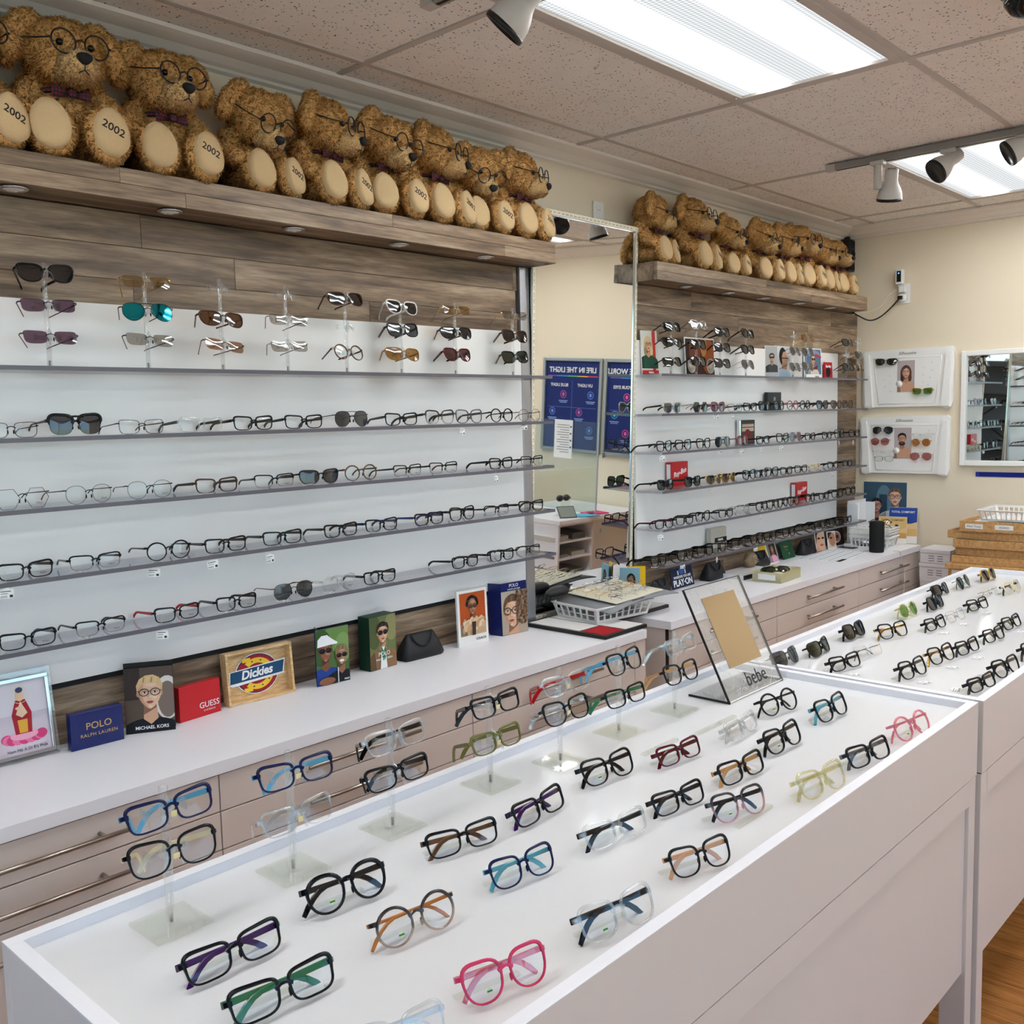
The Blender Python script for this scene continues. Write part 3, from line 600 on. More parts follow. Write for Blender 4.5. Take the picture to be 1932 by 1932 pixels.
# unit, shelf, x, yaw, shape, front, temple, lens, flags (t/T/D = no, lying, hanging price tag; p = print on lens)
SHELF_PAIRS = [
    ('L', 1, 0.915, 6.5, 'rectthin', 'black', 'black', 'clear', 't'),
    ('L', 1, 1.07, 0.7, 'brow', 'black', 'black', 'gray', 'T'),
    ('L', 1, 1.243, 6.6, 'rectthin', 'black', 'black', 'clear', 'T'),
    ('L', 1, 1.416, 3.0, 'rect', 'clear', 'black', 'clear', 'T'),
    ('L', 1, 1.582, 2.8, 'rect', 'black', 'black', 'clear', ''),
    ('L', 1, 1.757, -4.0, 'rect', 'black', 'black', 'clear', ''),
    ('L', 1, 1.941, 6.7, 'aviator', 'black', 'black', 'gray', 'T'),
    ('L', 1, 2.145, -6.9, 'rect', 'black', 'black', 'clear', ''),
    ('L', 1, 2.32, -3.5, 'square', 'fade', 'black', 'clear', 'T'),
    ('L', 1, 2.462, -0.9, 'square', 'greyclear', 'black', 'clear', 'D'),
    ('L', 1, 2.632, 3.9, 'round', 'black', 'black', 'clear', ''),
    ('L', 1, 2.785, -4.2, 'roundthin', 'tort', 'black', 'clear', 'D'),
    ('L', 2, 0.93, 5.1, 'geo', 'black', 'black', 'clear', 'p'),
    ('L', 2, 1.092, 6.8, 'metalround', 'black', 'black', 'clear', 'p'),
    ('L', 2, 1.255, -4.7, 'metalround', 'black', 'black', 'clear', 'p'),
    ('L', 2, 1.454, 1.4, 'rect', 'brown', 'black', 'clear', 'T'),
    ('L', 2, 1.643, -6.9, 'half', 'black', 'black', 'clear', 'p'),
    ('L', 2, 1.811, -1.6, 'sunrect', 'black', 'black', 'gray', 'T'),
    ('L', 2, 1.967, -6.4, 'round', 'tort', 'black', 'clear', 'p'),
    ('L', 2, 2.165, 6.4, 'half', 'black', 'black', 'clear', 'pT'),
    ('L', 2, 2.33, -0.9, 'half', 'black', 'black', 'clear', 'p'),
    ('L', 2, 2.622, 6.3, 'rect', 'black', 'black', 'clear', 'D'),
    ('L', 2, 2.794, 4.0, 'half', 'black', 'black', 'clear', 'p'),
    ('L', 3, 0.926, 5.1, 'rect', 'black', 'black', 'clear', 'pD'),
    ('L', 3, 1.097, -4.6, 'half', 'black', 'black', 'clear', 'pT'),
    ('L', 3, 1.298, -6.0, 'round', 'black', 'black', 'clear', 'pD'),
    ('L', 3, 1.472, 1.4, 'rect', 'black', 'black', 'clear', 'pD'),
    ('L', 3, 1.662, -4.6, 'rect', 'black', 'black', 'clear', 'pD'),
    ('L', 3, 1.879, 3.3, 'rect', 'black', 'black', 'clear', 'p'),
    ('L', 3, 2.044, -1.3, 'rect', 'black', 'blue', 'clear', 'pT'),
    ('L', 3, 2.255, 0.4, 'rect', 'black', 'blue', 'clear', 'p'),
    ('L', 3, 2.414, 6.1, 'square', 'black', 'black', 'clear', 'pT'),
    ('L', 3, 2.592, 0.3, 'half', 'black', 'black', 'clear', 'pT'),
    ('L', 3, 2.783, -5.5, 'rect', 'black', 'black', 'clear', ''),
    ('L', 4, 0.919, -4.8, 'rect', 'black', 'black', 'clear', 'p'),
    ('L', 4, 1.1, 0.6, 'half', 'black', 'black', 'clear', 'pT'),
    ('L', 4, 1.312, 0.3, 'rect', 'black', 'red', 'clear', 'pD'),
    ('L', 4, 1.497, 1.9, 'rect', 'black', 'black', 'clear', 'pT'),
    ('L', 4, 1.694, -1.4, 'aviator', 'black', 'black', 'gray', 'T'),
    ('L', 4, 1.864, 2.1, 'square', 'clear', 'clear', 'clear', 'pT'),
    ('L', 4, 2.029, -1.4, 'rect', 'black', 'black', 'clear', 'p'),
    ('L', 4, 2.422, 1.7, 'rect', 'black', 'black', 'clear', 'p'),
    ('L', 4, 2.614, 3.7, 'rect', 'black', 'black', 'clear', 'pT'),
    ('L', 4, 2.76, -4.5, 'half', 'black', 'black', 'clear', 'p'),
    ('R', 1, 3.763, -1.7, 'cat', 'silver', 'black', 'gray', 'T'),
    ('R', 1, 4.001, 0.0, 'geo', 'black', 'black', 'green', ''),
    ('R', 1, 4.159, 2.6, 'square', 'rose', 'rose', 'purple', 'D'),
    ('R', 1, 4.317, -3.4, 'rectthin', 'black', 'black', 'clear', 'D'),
    ('R', 1, 4.467, 0.8, 'rect', 'black', 'black', 'clear', 'T'),
    ('R', 1, 4.622, 1.7, 'square', 'black', 'black', 'gray', ''),
    ('R', 1, 4.771, 5.5, 'round', 'black', 'black', 'clear', ''),
    ('R', 1, 4.928, -1.9, 'round', 'rose', 'rose', 'clear', ''),
    ('R', 1, 5.075, 1.9, 'round', 'black', 'black', 'clear', 'T'),
    ('R', 1, 5.293, -4.3, 'square', 'black', 'black', 'gray', ''),
    ('R', 1, 5.478, -0.0, 'cat', 'tort', 'tort', 'brown', ''),
    ('R', 1, 5.63, -4.4, 'square', 'tort', 'tort', 'brown', 'T'),
    ('R', 2, 3.692, 5.9, 'square', 'black', 'black', 'clear', 'D'),
    ('R', 2, 3.848, -1.0, 'square', 'black', 'black', 'clear', 'T'),
    ('R', 2, 4.023, 4.6, 'square', 'black', 'black', 'clear', 'T'),
    ('R', 2, 4.202, -1.2, 'aviator', 'black', 'black', 'green', 'D'),
    ('R', 2, 4.392, 5.7, 'round', 'rose', 'rose', 'rose', 'D'),
    ('R', 2, 4.6, -1.3, 'rect', 'black', 'black', 'clear', 'D'),
    ('R', 2, 4.814, -2.4, 'square', 'black', 'black', 'clear', 'D'),
    ('R', 2, 4.967, 1.0, 'aviator', 'rose', 'rose', 'purple', ''),
    ('R', 2, 5.139, 4.8, 'rect', 'black', 'black', 'clear', 'T'),
    ('R', 2, 5.351, 5.1, 'rect', 'black', 'black', 'clear', ''),
    ('R', 2, 5.517, 1.3, 'square', 'black', 'black', 'clear', 'D'),
    ('R', 2, 5.725, -5.8, 'rect', 'black', 'black', 'clear', 'D'),
    ('R', 3, 3.702, 1.4, 'square', 'black', 'black', 'green', 'T'),
    ('R', 3, 3.928, -3.6, 'square', 'black', 'black', 'green', ''),
    ('R', 3, 4.13, 3.3, 'sunrect', 'gold', 'black', 'green', 'D'),
    ('R', 3, 4.267, 5.5, 'sunrect', 'gold', 'black', 'brown', ''),
    ('R', 3, 4.457, 0.2, 'square', 'black', 'black', 'clear', ''),
    ('R', 3, 4.578, 1.4, 'rect', 'black', 'black', 'clear', 'T'),
    ('R', 3, 4.692, -6.1, 'square', 'black', 'black', 'clear', ''),
    ('R', 3, 4.858, 0.6, 'rect', 'black', 'black', 'clear', ''),
    ('R', 3, 5.029, -5.2, 'rect', 'black', 'black', 'clear', ''),
    ('R', 3, 5.201, 1.6, 'rect', 'cream', 'cream', 'clear', ''),
    ('R', 3, 5.435, -1.9, 'rect', 'black', 'black', 'clear', 'D'),
    ('R', 3, 5.631, 3.7, 'rect', 'black', 'black', 'clear', 'T'),
    ('R', 4, 3.687, -6.3, 'rect', 'black', 'maroon', 'clear', 'D'),
    ('R', 4, 3.856, -5.5, 'rect', 'black', 'black', 'clear', ''),
    ('R', 4, 4.015, 2.6, 'square', 'black', 'black', 'clear', 'T'),
    ('R', 4, 4.228, 0.2, 'rect', 'black', 'black', 'clear', 'T'),
    ('R', 4, 4.392, 1.0, 'square', 'clear', 'clear', 'clear', 'T'),
    ('R', 4, 4.588, 4.8, 'square', 'black', 'black', 'clear', 'D'),
    ('R', 4, 4.71, -0.2, 'square', 'black', 'black', 'clear', ''),
    ('R', 4, 4.817, 4.3, 'round', 'black', 'black', 'clear', ''),
    ('R', 4, 4.945, 0.1, 'square', 'black', 'black', 'clear', ''),
    ('R', 4, 5.144, 6.0, 'square', 'black', 'black', 'clear', 'D'),
    ('R', 4, 5.319, 2.3, 'rect', 'black', 'black', 'clear', ''),
    ('R', 4, 5.496, -4.9, 'rect', 'black', 'black', 'clear', ''),
    ('R', 4, 5.681, -1.9, 'square', 'black', 'black', 'clear', ''),
    ('R', 5, 3.641, 5.1, 'square', 'black', 'black', 'clear', 'T'),
    ('R', 5, 3.86, -2.1, 'square', 'black', 'black', 'clear', 'D'),
    ('R', 5, 4.033, -4.4, 'rect', 'black', 'black', 'clear', ''),
    ('R', 5, 4.16, -0.4, 'square', 'black', 'black', 'clear', 'D'),
    ('R', 5, 4.35, -1.5, 'half', 'black', 'black', 'clear', 'T'),
    ('R', 5, 4.537, 1.7, 'square', 'black', 'black', 'clear', 'D'),
    ('R', 5, 4.679, -0.9, 'square', 'black', 'black', 'clear', ''),
    ('R', 5, 4.891, -3.3, 'rect', 'black', 'black', 'clear', ''),
    ('R', 5, 5.267, -1.2, 'square', 'black', 'black', 'clear', 'T'),
    ('R', 5, 5.463, -1.1, 'rect', 'black', 'black', 'clear', ''),
    ('R', 5, 5.637, 5.6, 'rect', 'black', 'black', 'clear', 'T'),
]
# unit, x of post, [(height above shelf, shape, front, temple, lens)]
TOWERS = [
    ('L', 1.038, [(0.233, 'cat', 'black', 'black', 'dark'), (0.156, 'rimless', 'black', 'maroon', 'purple'), (0.078, 'rimless', 'black', 'black', 'purple')]),
    ('L', 1.298, [(0.234, 'rimless', 'gold', 'gold', 'amberlight'), (0.157, 'aviator', 'black', 'black', 'teal'), (0.082, 'rimless', 'black', 'black', 'smoke')]),
    ('L', 1.523, [(0.235, None), (0.149, 'sunrect', 'brown', 'brown', 'brown'), (0.075, 'rimless', 'brown', 'brown', 'brownlight')]),
    ('L', 1.743, [(0.233, None), (0.158, 'rimless', 'silver', 'black', 'smoke'), (0.08, 'rimless', 'silver', 'black', 'smoke')]),
    ('L', 1.967, [(0.236, 'sunrect', 'brown', 'brown', 'dark'), (0.149, None), (0.068, 'round', 'tort', 'black', 'clear')]),
    ('L', 2.197, [(0.223, 'cat', 'white', 'white', 'gray'), (0.148, 'square', 'black', 'black', 'gray'), (0.07, 'sunrect', 'amber', 'amber', 'amberlens')]),
    ('L', 2.451, [(0.23, 'rimless', 'gold', 'gold', 'amberlight'), (0.151, 'sunrect', 'black', 'black', 'dark'), (0.074, 'cat', 'maroon', 'black', 'maroonlens')]),
    ('L', 2.753, [(0.229, 'rimless', 'gold', 'gold', 'smoke'), (0.151, 'square', 'brown', 'brown', 'dark'), (0.073, 'square', 'black', 'black', 'green')]),
    ('R', 3.826, [(0.219, 'sunrect', 'black', 'black', 'green'), (0.15, 'sunrect', 'black', 'black', 'green'), (0.062, 'sunrect', 'black', 'black', 'green')]),
    ('R', 4.042, [(0.237, 'square', 'silver', 'silver', 'mirror'), (0.146, 'square', 'black', 'black', 'dark'), (0.068, 'cat', 'black', 'black', 'dark')]),
    ('R', 4.259, [(0.213, 'square', 'black', 'black', 'gray'), (0.14, 'square', 'black', 'black', 'gray'), (0.063, 'square', 'black', 'black', 'gray')]),
    ('R', 4.511, [(0.218, 'cat', 'black', 'black', 'gray'), (0.138, 'cat', 'black', 'black', 'gray'), (0.066, 'aviator', 'silver', 'silver', 'gray')]),
    ('R', 5.028, [(0.227, None), (0.148, 'aviator', 'silver', 'black', 'gray'), (0.063, 'aviator', 'silver', 'black', 'gray')]),
    ('R', 5.179, [(0.225, 'aviator', 'gold', 'gold', 'amberlens'), (0.15, 'aviator', 'silver', 'silver', 'gray'), (0.069, 'aviator', 'silver', 'black', 'gray')]),
    ('R', 5.711, [(0.219, 'sunrect', 'black', 'black', 'dark'), (0.144, None), (0.073, 'round', 'black', 'black', 'gray')]),
    ('R', 5.871, [(0.234, None), (0.149, 'aviator', 'black', 'black', 'green'), (0.073, 'round', 'gold', 'black', 'gray')]),
]
# table, x, y, yaw, measured width, shape, front, temple, lens, flags (s = round sticker)
TABLE_PAIRS = [
    (1, 0.639, 1.099, -1.4, 0.147, 'rect', 'black', 'purple', 'clear', ''),
    (1, 0.631, 0.977, -6.6, 0.147, 'rect', 'black', 'green', 'clear', ''),
    (1, 0.838, 1.116, -7.7, 0.148, 'panto', 'black', 'black', 'clear', 's'),
    (1, 0.844, 0.972, -8.1, 0.134, 'round', 'fadebrown', 'orange', 'clear', 's'),
    (1, 0.826, 0.789, -14.1, 0.127, 'catround', 'pink', 'pinkclear', 'clear', 's'),
    (1, 0.66, 0.802, -15.5, 0.096, 'square', 'clear', 'clear', 'clear', ''),
    (1, 1.072, 1.115, -13.6, 0.139, 'rect', 'black', 'tort', 'clear', ''),
    (1, 1.059, 0.969, -9.3, 0.126, 'square', 'navy', 'teal', 'clear', ''),
    (1, 1.034, 0.769, -10.3, 0.14, 'square', 'clear', 'black', 'clear', 's'),
    (1, 1.255, 1.103, 4.0, 0.153, 'rect', 'black', 'purple', 'clear', ''),
    (1, 1.262, 0.941, -8.5, 0.145, 'rect', 'clear', 'black', 'clear', ''),
    (1, 1.259, 0.778, -23.4, 0.123, 'square', 'black', 'peach', 'clear', ''),
    (1, 1.473, 1.115, -6.6, 0.143, 'square', 'black', 'black', 'clear', 's'),
    (1, 1.647, 1.067, -5.9, 0.135, 'rect', 'maroon', 'maroon', 'clear', ''),
    (1, 1.44, 0.934, -8.1, 0.136, 'rect', 'black', 'black', 'clear', ''),
    (1, 1.474, 0.832, -16.5, 0.113, 'catround', 'fademaroon', 'black', 'clear', 's'),
    (1, 1.641, 0.92, -5.0, 0.147, 'rect', 'black', 'tan', 'clear', ''),
    (1, 1.845, 0.936, -1.5, 0.193, 'square', 'black', 'black', 'clear', 's'),
    (1, 1.867, 1.046, 4.4, 0.158, 'rect', 'clear', 'clear', 'clear', ''),
    (1, 2.063, 1.059, -9.8, 0.143, 'round', 'black', 'black', 'clear', 's'),
    (1, 2.102, 0.947, -2.0, 0.202, 'square', 'black', 'teal', 'clear', ''),
    (1, 1.669, 0.768, -9.0, 0.161, 'square', 'clearyellow', 'clearyellow', 'clear', ''),
    (1, 1.875, 0.767, -9.5, 0.145, 'rect', 'black', 'greyclear', 'clear', ''),
    (1, 2.08, 0.756, -9.7, 0.158, 'round', 'pinkclear', 'pinkclear', 'clear', 's'),
    (2, 2.475, 1.247, 0.2, 0.184, 'shield', 'smoke', 'black', 'gray', ''),
    (2, 2.649, 1.23, 8.3, 0.214, 'sunrect', 'black', 'black', 'green', ''),
    (2, 2.896, 1.236, -2.2, 0.208, 'square', 'black', 'black', 'dark', ''),
    (2, 2.962, 1.143, -18.5, 0.15, 'square', 'black', 'gold', 'clear', ''),
    (2, 2.688, 1.108, -10.1, 0.152, 'rectthin', 'clear', 'black', 'clear', ''),
    (2, 2.526, 1.104, -10.5, 0.165, 'rect', 'black', 'black', 'clear', 'T'),
    (2, 3.295, 1.22, -4.8, 0.202, 'round', 'clearyellow', 'clearyellow', 'greenlens', ''),
    (2, 3.478, 1.194, -0.3, 0.229, 'square', 'black', 'black', 'dark', ''),
    (2, 3.751, 1.268, -2.4, 0.216, 'sunrect', 'black', 'black', 'dark', ''),
    (2, 3.938, 1.248, 0.8, 0.223, 'aviator', 'silver', 'black', 'green', ''),
    (2, 4.169, 1.226, -4.0, 0.191, 'square', 'gold', 'gold', 'dark', ''),
    (2, 3.157, 1.084, -4.9, 0.178, 'rect', 'black', 'black', 'clear', 'T'),
    (2, 3.32, 1.077, -5.0, 0.193, 'rectthin', 'silver', 'clear', 'clear', 'T'),
    (2, 3.543, 1.076, -9.6, 0.218, 'rect', 'black', 'black', 'clear', 'T'),
    (2, 3.814, 1.116, -5.2, 0.189, 'rimless', 'silver', 'silver', 'clear', ''),
    (2, 3.928, 1.071, -7.6, 0.203, 'square', 'cream', 'black', 'clear', ''),
    (2, 2.559, 0.932, -6.8, 0.198, 'square', 'black', 'black', 'clear', 'T'),
    (2, 2.753, 0.926, -8.1, 0.157, 'square', 'black', 'gold', 'clear', 'T'),
    (2, 2.901, 0.905, -6.2, 0.191, 'rect', 'black', 'black', 'clear', 'T'),
    (2, 3.101, 0.893, -5.3, 0.209, 'rect', 'black', 'black', 'clear', ''),
    (2, 3.31, 0.902, -4.7, 0.221, 'rect', 'black', 'black', 'clear', 'T'),
    (2, 2.543, 0.758, -8.3, 0.176, 'narrow', 'black', 'black', 'clear', 'T'),
    (2, 2.719, 0.749, -8.9, 0.19, 'cat', 'black', 'black', 'clear', 'T'),
    (2, 2.959, 0.746, -8.0, 0.215, 'square', 'black', 'black', 'clear', ''),
]
# x, y, [(height of bridge above tray, shape, front, temple)], yellow sticker
TABLE_STANDS = [
    (0.642, 1.276, [(0.163, 'rect', 'navy', 'lightblue'), (0.101, 'square', 'black', 'cream')], 'y'),
    (0.853, 1.279, [(0.154, 'rect', 'navy', 'lightblue'), (0.084, 'rect', 'clear', 'clear')], 'y'),
    (1.063, 1.283, [(0.153, 'rect', 'clear', 'black'), (0.09, 'rect', 'black', 'black')], ''),
    (1.318, 1.289, [(0.151, 'rect', 'black', 'black'), (0.081, 'rect', 'olive', 'olive')], 'y'),
    (1.495, 1.259, [(0.157, 'rect', 'clear', 'red'), (0.102, 'square', 'black', 'clear')], 'y'),
    (1.723, 1.278, [(0.154, 'square', 'black', 'lightblue'), (0.075, 'rect', 'black', 'green')], ''),
    (1.935, 1.269, [(0.151, 'rect', 'clear', 'clear'), (0.085, 'square', 'black', 'tan')], ''),
]

# ------------------------------------------------------------------ spectacles
# lens outline in (x, z) about its centre; x > 0 is the outer (temple) side
def outline(shape, w, h, n=30):
    P = []
    for i in range(n):
        t = 2*PI*i/n; c, s = math.cos(t), math.sin(t)
        if shape == 'rect': e = 5.2 if s > 0 else 3.4
        elif shape == 'square': e = 4.0 if s > 0 else 2.7
        elif shape == 'round': e = 2.0
        elif shape == 'panto': e = 2.25
        elif shape == 'aviator': e = 2.7 if s > 0 else 2.1
        else: e = 2.8 if s > 0 else 2.3
        x = math.copysign(abs(c)**(2/e), c); z = math.copysign(abs(s)**(2/e), s)
        if shape in ('rect','square'): x *= 1+.05*z; z += .08*x*(z > 0)
        if shape == 'panto': x *= 1+.08*z
        if shape == 'cat': z += .30*max(0,x)**2*(.5+.5*z) - .05; x *= 1+.10*z
        if shape == 'catround': z += .20*max(0,x)**2*(.5+.5*z); x *= 1+.06*z
        if shape == 'aviator' and z < 0: x = x*(1-.22*abs(z)**1.5)+.14*abs(z)
        if shape == 'geo': k = round(t/(PI/3)-.5)+.5; r = math.cos(PI/6)/max(.3,math.cos(t-k*PI/3)); x, z = c*min(1.15,r*1.12), s*min(1.15,r*1.12)
        P.append((x*w/2, z*h/2))
    return P
#          kind        lens w/h    outline   rim  depth style
SHAPES = dict(
    rect=('rect',.053,.034,.0032,.0045,'full'), rectthin=('rect',.053,.035,.0013,.0022,'full'), half=('rect',.053,.034,.0030,.0035,'half'),
    square=('square',.052,.042,.0031,.0045,'full'), round=('round',.049,.044,.0030,.0045,'full'), roundthin=('round',.048,.044,.0013,.0022,'full'),
    panto=('panto',.049,.044,.0042,.005,'full'), metalround=('panto',.050,.045,.0009,.0018,'full'), geo=('geo',.052,.048,.0009,.0018,'full'),
    cat=('cat',.055,.042,.0034,.0045,'full'), catround=('catround',.053,.047,.0033,.0045,'full'), aviator=('aviator',.058,.049,.0012,.002,'double'),
    brow=('square',.054,.045,.0045,.005,'brow'), sunrect=('cat',.060,.040,.0026,.004,'full'), rimless=('rect',.055,.034,0,0,'rimless'),
    narrow=('rect',.053,.029,.0036,.0045,'full'), shield=('square',.064,.044,.0018,.003,'full'))
def wrap_y(x, k): return k*x*x
def front_mesh(shape, mat):
    key = ('front', shape, mat)
    if key in CACHE: return CACHE[key]
    kind, lw, lh, rim, dep, style = SHAPES[shape]
    m = MB(); gap = .009; k = 2.2 if shape in ('sunrect','shield') else .9
    zc = lh/2+max(rim,.0005); W = lw+2*gap/2; xc = lw/2+gap
    N = 30; O = outline(kind, lw, lh, N)
    for sx in (-1, 1):
        if style != 'rimless':
            rings = []
            for i in range(N):
                x, z = O[i]; a = O[i-1]; b = O[(i+1)%N]; t = Vector((b[0]-a[0], b[1]-a[1])).normalized(); nx, nz = t.y, -t.x
                r = rim
                top = max(0, z/(lh/2))
                if style == 'half': r = .0007 if z < lh*.12 else rim*1.25
                elif style == 'brow': r = .0009 if z < lh*.05 else rim*(1+.7*top)
                elif style == 'full' and rim > .002: r = rim*(.82+.55*top+.3*max(0,x/(lw/2))*top)
                d = dep if r > .002 else max(.0016, dep*.5)
                sec = [(0,-d*.32),(r*.22,-d*.5),(r*.78,-d*.5),(r,-d*.25),(r,d*.25),(r*.78,d*.5),(r*.22,d*.5),(0,d*.32)]
                rings.append([(sx*(xc+x+nx*q), wrap_y(xc+x, k)+y, zc+z+nz*q) for q, y in sec])
            v = [p for r_ in rings for p in r_]; q = 8
            f = [(i*q+j, ((i+1)%N)*q+j, ((i+1)%N)*q+(j+1)%q, i*q+(j+1)%q) for i in range(N) for j in range(q)]
            if sx > 0: f = [c[::-1] for c in f]
            m.add(v, f, 0, True)
    # bridge
    bz = zc+lh*.17; br = max(.0012, rim*.75) if style != 'half' else .0012
    if shape == 'panto': bz = zc+lh*.22
    inner = gap+.002 if style != 'rimless' else gap+.003
    pts = [(-inner, .0004, bz-.001), (-gap*.5, -.0006, bz+.0022), (0, -.001, bz+.0032), (gap*.5, -.0006, bz+.0022), (inner, .0004, bz-.001)]
    if rim > .002: m.rect_sweep(pts, [dep*.5]*5, [rim*.75,rim*.62,rim*.58,rim*.62,rim*.75])
    else: m.tube(pts, br, 6)
    if style == 'double' or style == 'brow':
        z2 = zc+lh*(.46 if style == 'double' else .47)
        m.tube([(-xc*.55, .0004, z2), (0, -.001, z2+.001), (xc*.55, .0004, z2)], .0011 if style == 'double' else .0028, 6)
    # end pieces
    hx = xc+lw/2; hz = zc+lh*.27
    for sx in (-1, 1):
        yy = wrap_y(hx, k); th = max(.0014, rim*.95)
        m.rect_sweep([(sx*(hx-.001), yy, hz), (sx*(hx+.0035), yy+.0008, hz+.0004), (sx*(hx+.006), yy+.004, hz+.0004), (sx*(hx+.0062), yy+.008, hz)], [max(.0012,dep*.45)]*4, [th,th*1.05,th,th*.95])
    # nose pads
    for sx in (-1, 1):
        m.ellip((sx*(gap-.002), .0035, zc-lh*.12), (.0015,.003,.0055), 8)
    me = m.mesh('front_frame', 'ac_'+mat); CACHE[key] = me
    return me
def lens_mesh(shape, mat, side):
    key = ('lens', shape, mat, side)
    if key in CACHE: return CACHE[key]
    kind, lw, lh, rim, dep, style = SHAPES[shape]; gap = .009; k = 2.2 if shape in ('sunrect','shield') else .9
    zc = lh/2+max(rim,.0005); xc = lw/2+gap; O = outline(kind, lw*.995, lh*.995, 30)
    v = [(side*xc, wrap_y(xc,k)-.0012, zc)]
    for s in (.55, 1):
        v += [(side*(xc+x*s), wrap_y(xc+x*s,k)-.0012*(1-s*s), zc+z*s) for x,z in O]
    N = 30
    f = [(0,1+i,1+(i+1)%N) for i in range(N)]+[(1+i,1+N+i,1+N+(i+1)%N,1+(i+1)%N) for i in range(N)]
    if side < 0: f = [c[::-1] for c in f]
    m = MB(); m.add(v, f, 0, True); me = m.mesh('lens', 'lens_'+mat); CACHE[key] = me; return me
def temple_mesh(shape, mat, side, fold, front):
    key = ('temple', shape, mat, side, fold)
    if key in CACHE: return CACHE[key]
    kind, lw, lh, rim, dep, style = SHAPES[shape]; gap = .009; k = 2.2 if shape in ('sunrect','shield') else .9
    hx = lw/2+gap+lw/2+.0062; hz = lh/2+max(rim,.0005)+lh*.27; hy = wrap_y(hx-.006,k)+.008
    thick = .0019 if rim > .002 else .0012; hh = (.0042 if rim > .003 else .0026) if rim > .002 else .0014
    if style == 'half' or style == 'brow': hh = .0030; thick = .0016
    # straight arm then the ear bend, laid out along +d, then folded about the hinge
    L1, L2 = .088, .046
    pts = []
    for i in range(6): pts.append((i/5*L1, 0, -.002*i/5))
    bend = 42
    for i in range(1, 5):
        a = math.radians(bend*i/4); pts.append((L1+L2*(i/4)*(1-.10*i/4), -.001*i, -.002-L2*.62*(i/4)**1.6))
    ang = math.radians(fold)
    P = []
    for d, off, dz in pts:
        dxn = -side*math.sin(ang); dyn = math.cos(ang)
        extra = (.002 if side > 0 else .0055)*math.sin(ang)
        inw = -side*.0035*(d/L1)*math.cos(ang)
        P.append((side*hx+dxn*d+inw, hy+dyn*d+extra, hz+dz))
    n = len(P)
    ws = [thick]*n; hs = [hh*(1-.25*i/5) if i < 6 else hh*(.8+.12*(i-5)/2) for i in range(n)]; hs[-1] = hh*.75
    m = MB(); m.rect_sweep(P, ws, hs, bevel=.55); me = m.mesh('temple', 'ac_'+mat); CACHE[key] = me; return me
def tag_mesh(kind):
    key = ('ptag', kind)
    if key in CACHE: return CACHE[key]
    m = MB()
    m.prism([(-.0155,-.013),(.0155,-.013),(.0155,.009),(.006,.009),(.0035,.0135),(-.0035,.0135),(-.006,.009),(-.0155,.009)], -.0003, .0003)
    # printed bars and code blocks on both faces
    for y0, y1 in ((-.00045,-.0003),(.0003,.00045)):
        for i in range(7): m.box(-.0135+i*.0021, -.0126+i*.0021, y0, y1, -.011, -.006, 1)
        m.box(.0055, .0125, y0, y1, -.011, -.005, 1); m.box(-.0135, .009, y0, y1, .003, .0048, 1); m.box(-.0135, .002, y0, y1, -.002, -.0008, 1)
    me = m.mesh('price_tag', ['paper','black_ink']); CACHE[key] = me; return me
def string_mesh(ln):
    key = ('str', ln)
    if key in CACHE: return CACHE[key]
    m = MB(); m.tube([(0,0,0),(.001,-.002,-ln*.3),(-.001,-.002,-ln*.7),(0,0,-ln)], .00035, 5); me = m.mesh('tag_string','cord_white'); CACHE[key] = me; return me
def sticker_mesh():
    if 'stk' in CACHE: return CACHE['stk']
    m = MB(); m.prism([(.0042*math.cos(a*PI/8), .0042*math.sin(a*PI/8)) for a in range(16)], -.0002, 0)
    m.box(-.004,.004,-.0003,-.0002,-.0011,.0011,1); me = m.mesh('lens_sticker', ['sticker','ac_green']); CACHE['stk'] = me; return me
CNAME = dict(black='black', clear='clear', brown='brown', tort='tortoiseshell', fade='black-to-clear', greyclear='smoky clear', silver='silver', gold='gold', rose='dusty rose', cream='cream',
             white='white', amber='amber', maroon='dark red', navy='navy', fadebrown='brown-to-clear', fademaroon='wine-to-clear', pink='pink', pinkclear='pale pink clear', clearyellow='yellowish clear', olive='olive', smoke='smoky',
             purple='purple', green='green', orange='orange-brown', teal='teal', lightblue='light blue', red='red', tan='tan', peach='peach', blue='blue')
SNAME = dict(rect='rectangular', rectthin='thin-rimmed rectangular', half='half-rim', square='squarish', round='round', roundthin='thin round', panto='keyhole-bridge round', metalround='thin metal round', geo='angular wire',
             cat='cat-eye', catround='rounded cat-eye', aviator='aviator', brow='browline', sunrect='wraparound', rimless='rimless', narrow='narrow rectangular', shield='shield')
LNAME = dict(gray='grey', dark='black', green='dark green', greenlens='bright green', brown='brown', purple='plum', smoke='pale grey', amberlight='pale gold', amberlens='amber', brownlight='light brown', maroonlens='maroon',
             rose='rosy', blue='blue', orange='orange', teal='mirrored teal', mirror='mirrored silver')
def describe(shape, front, temple, lens):
    sun = lens not in ('clear',)
    d = f"{CNAME[front]} {SNAME[shape]} "
    d += f"sunglasses with {LNAME[lens]} lenses" if sun else "eyeglasses"
    if temple != front and not sun: d += f" with {CNAME[temple]} temples"
    return d
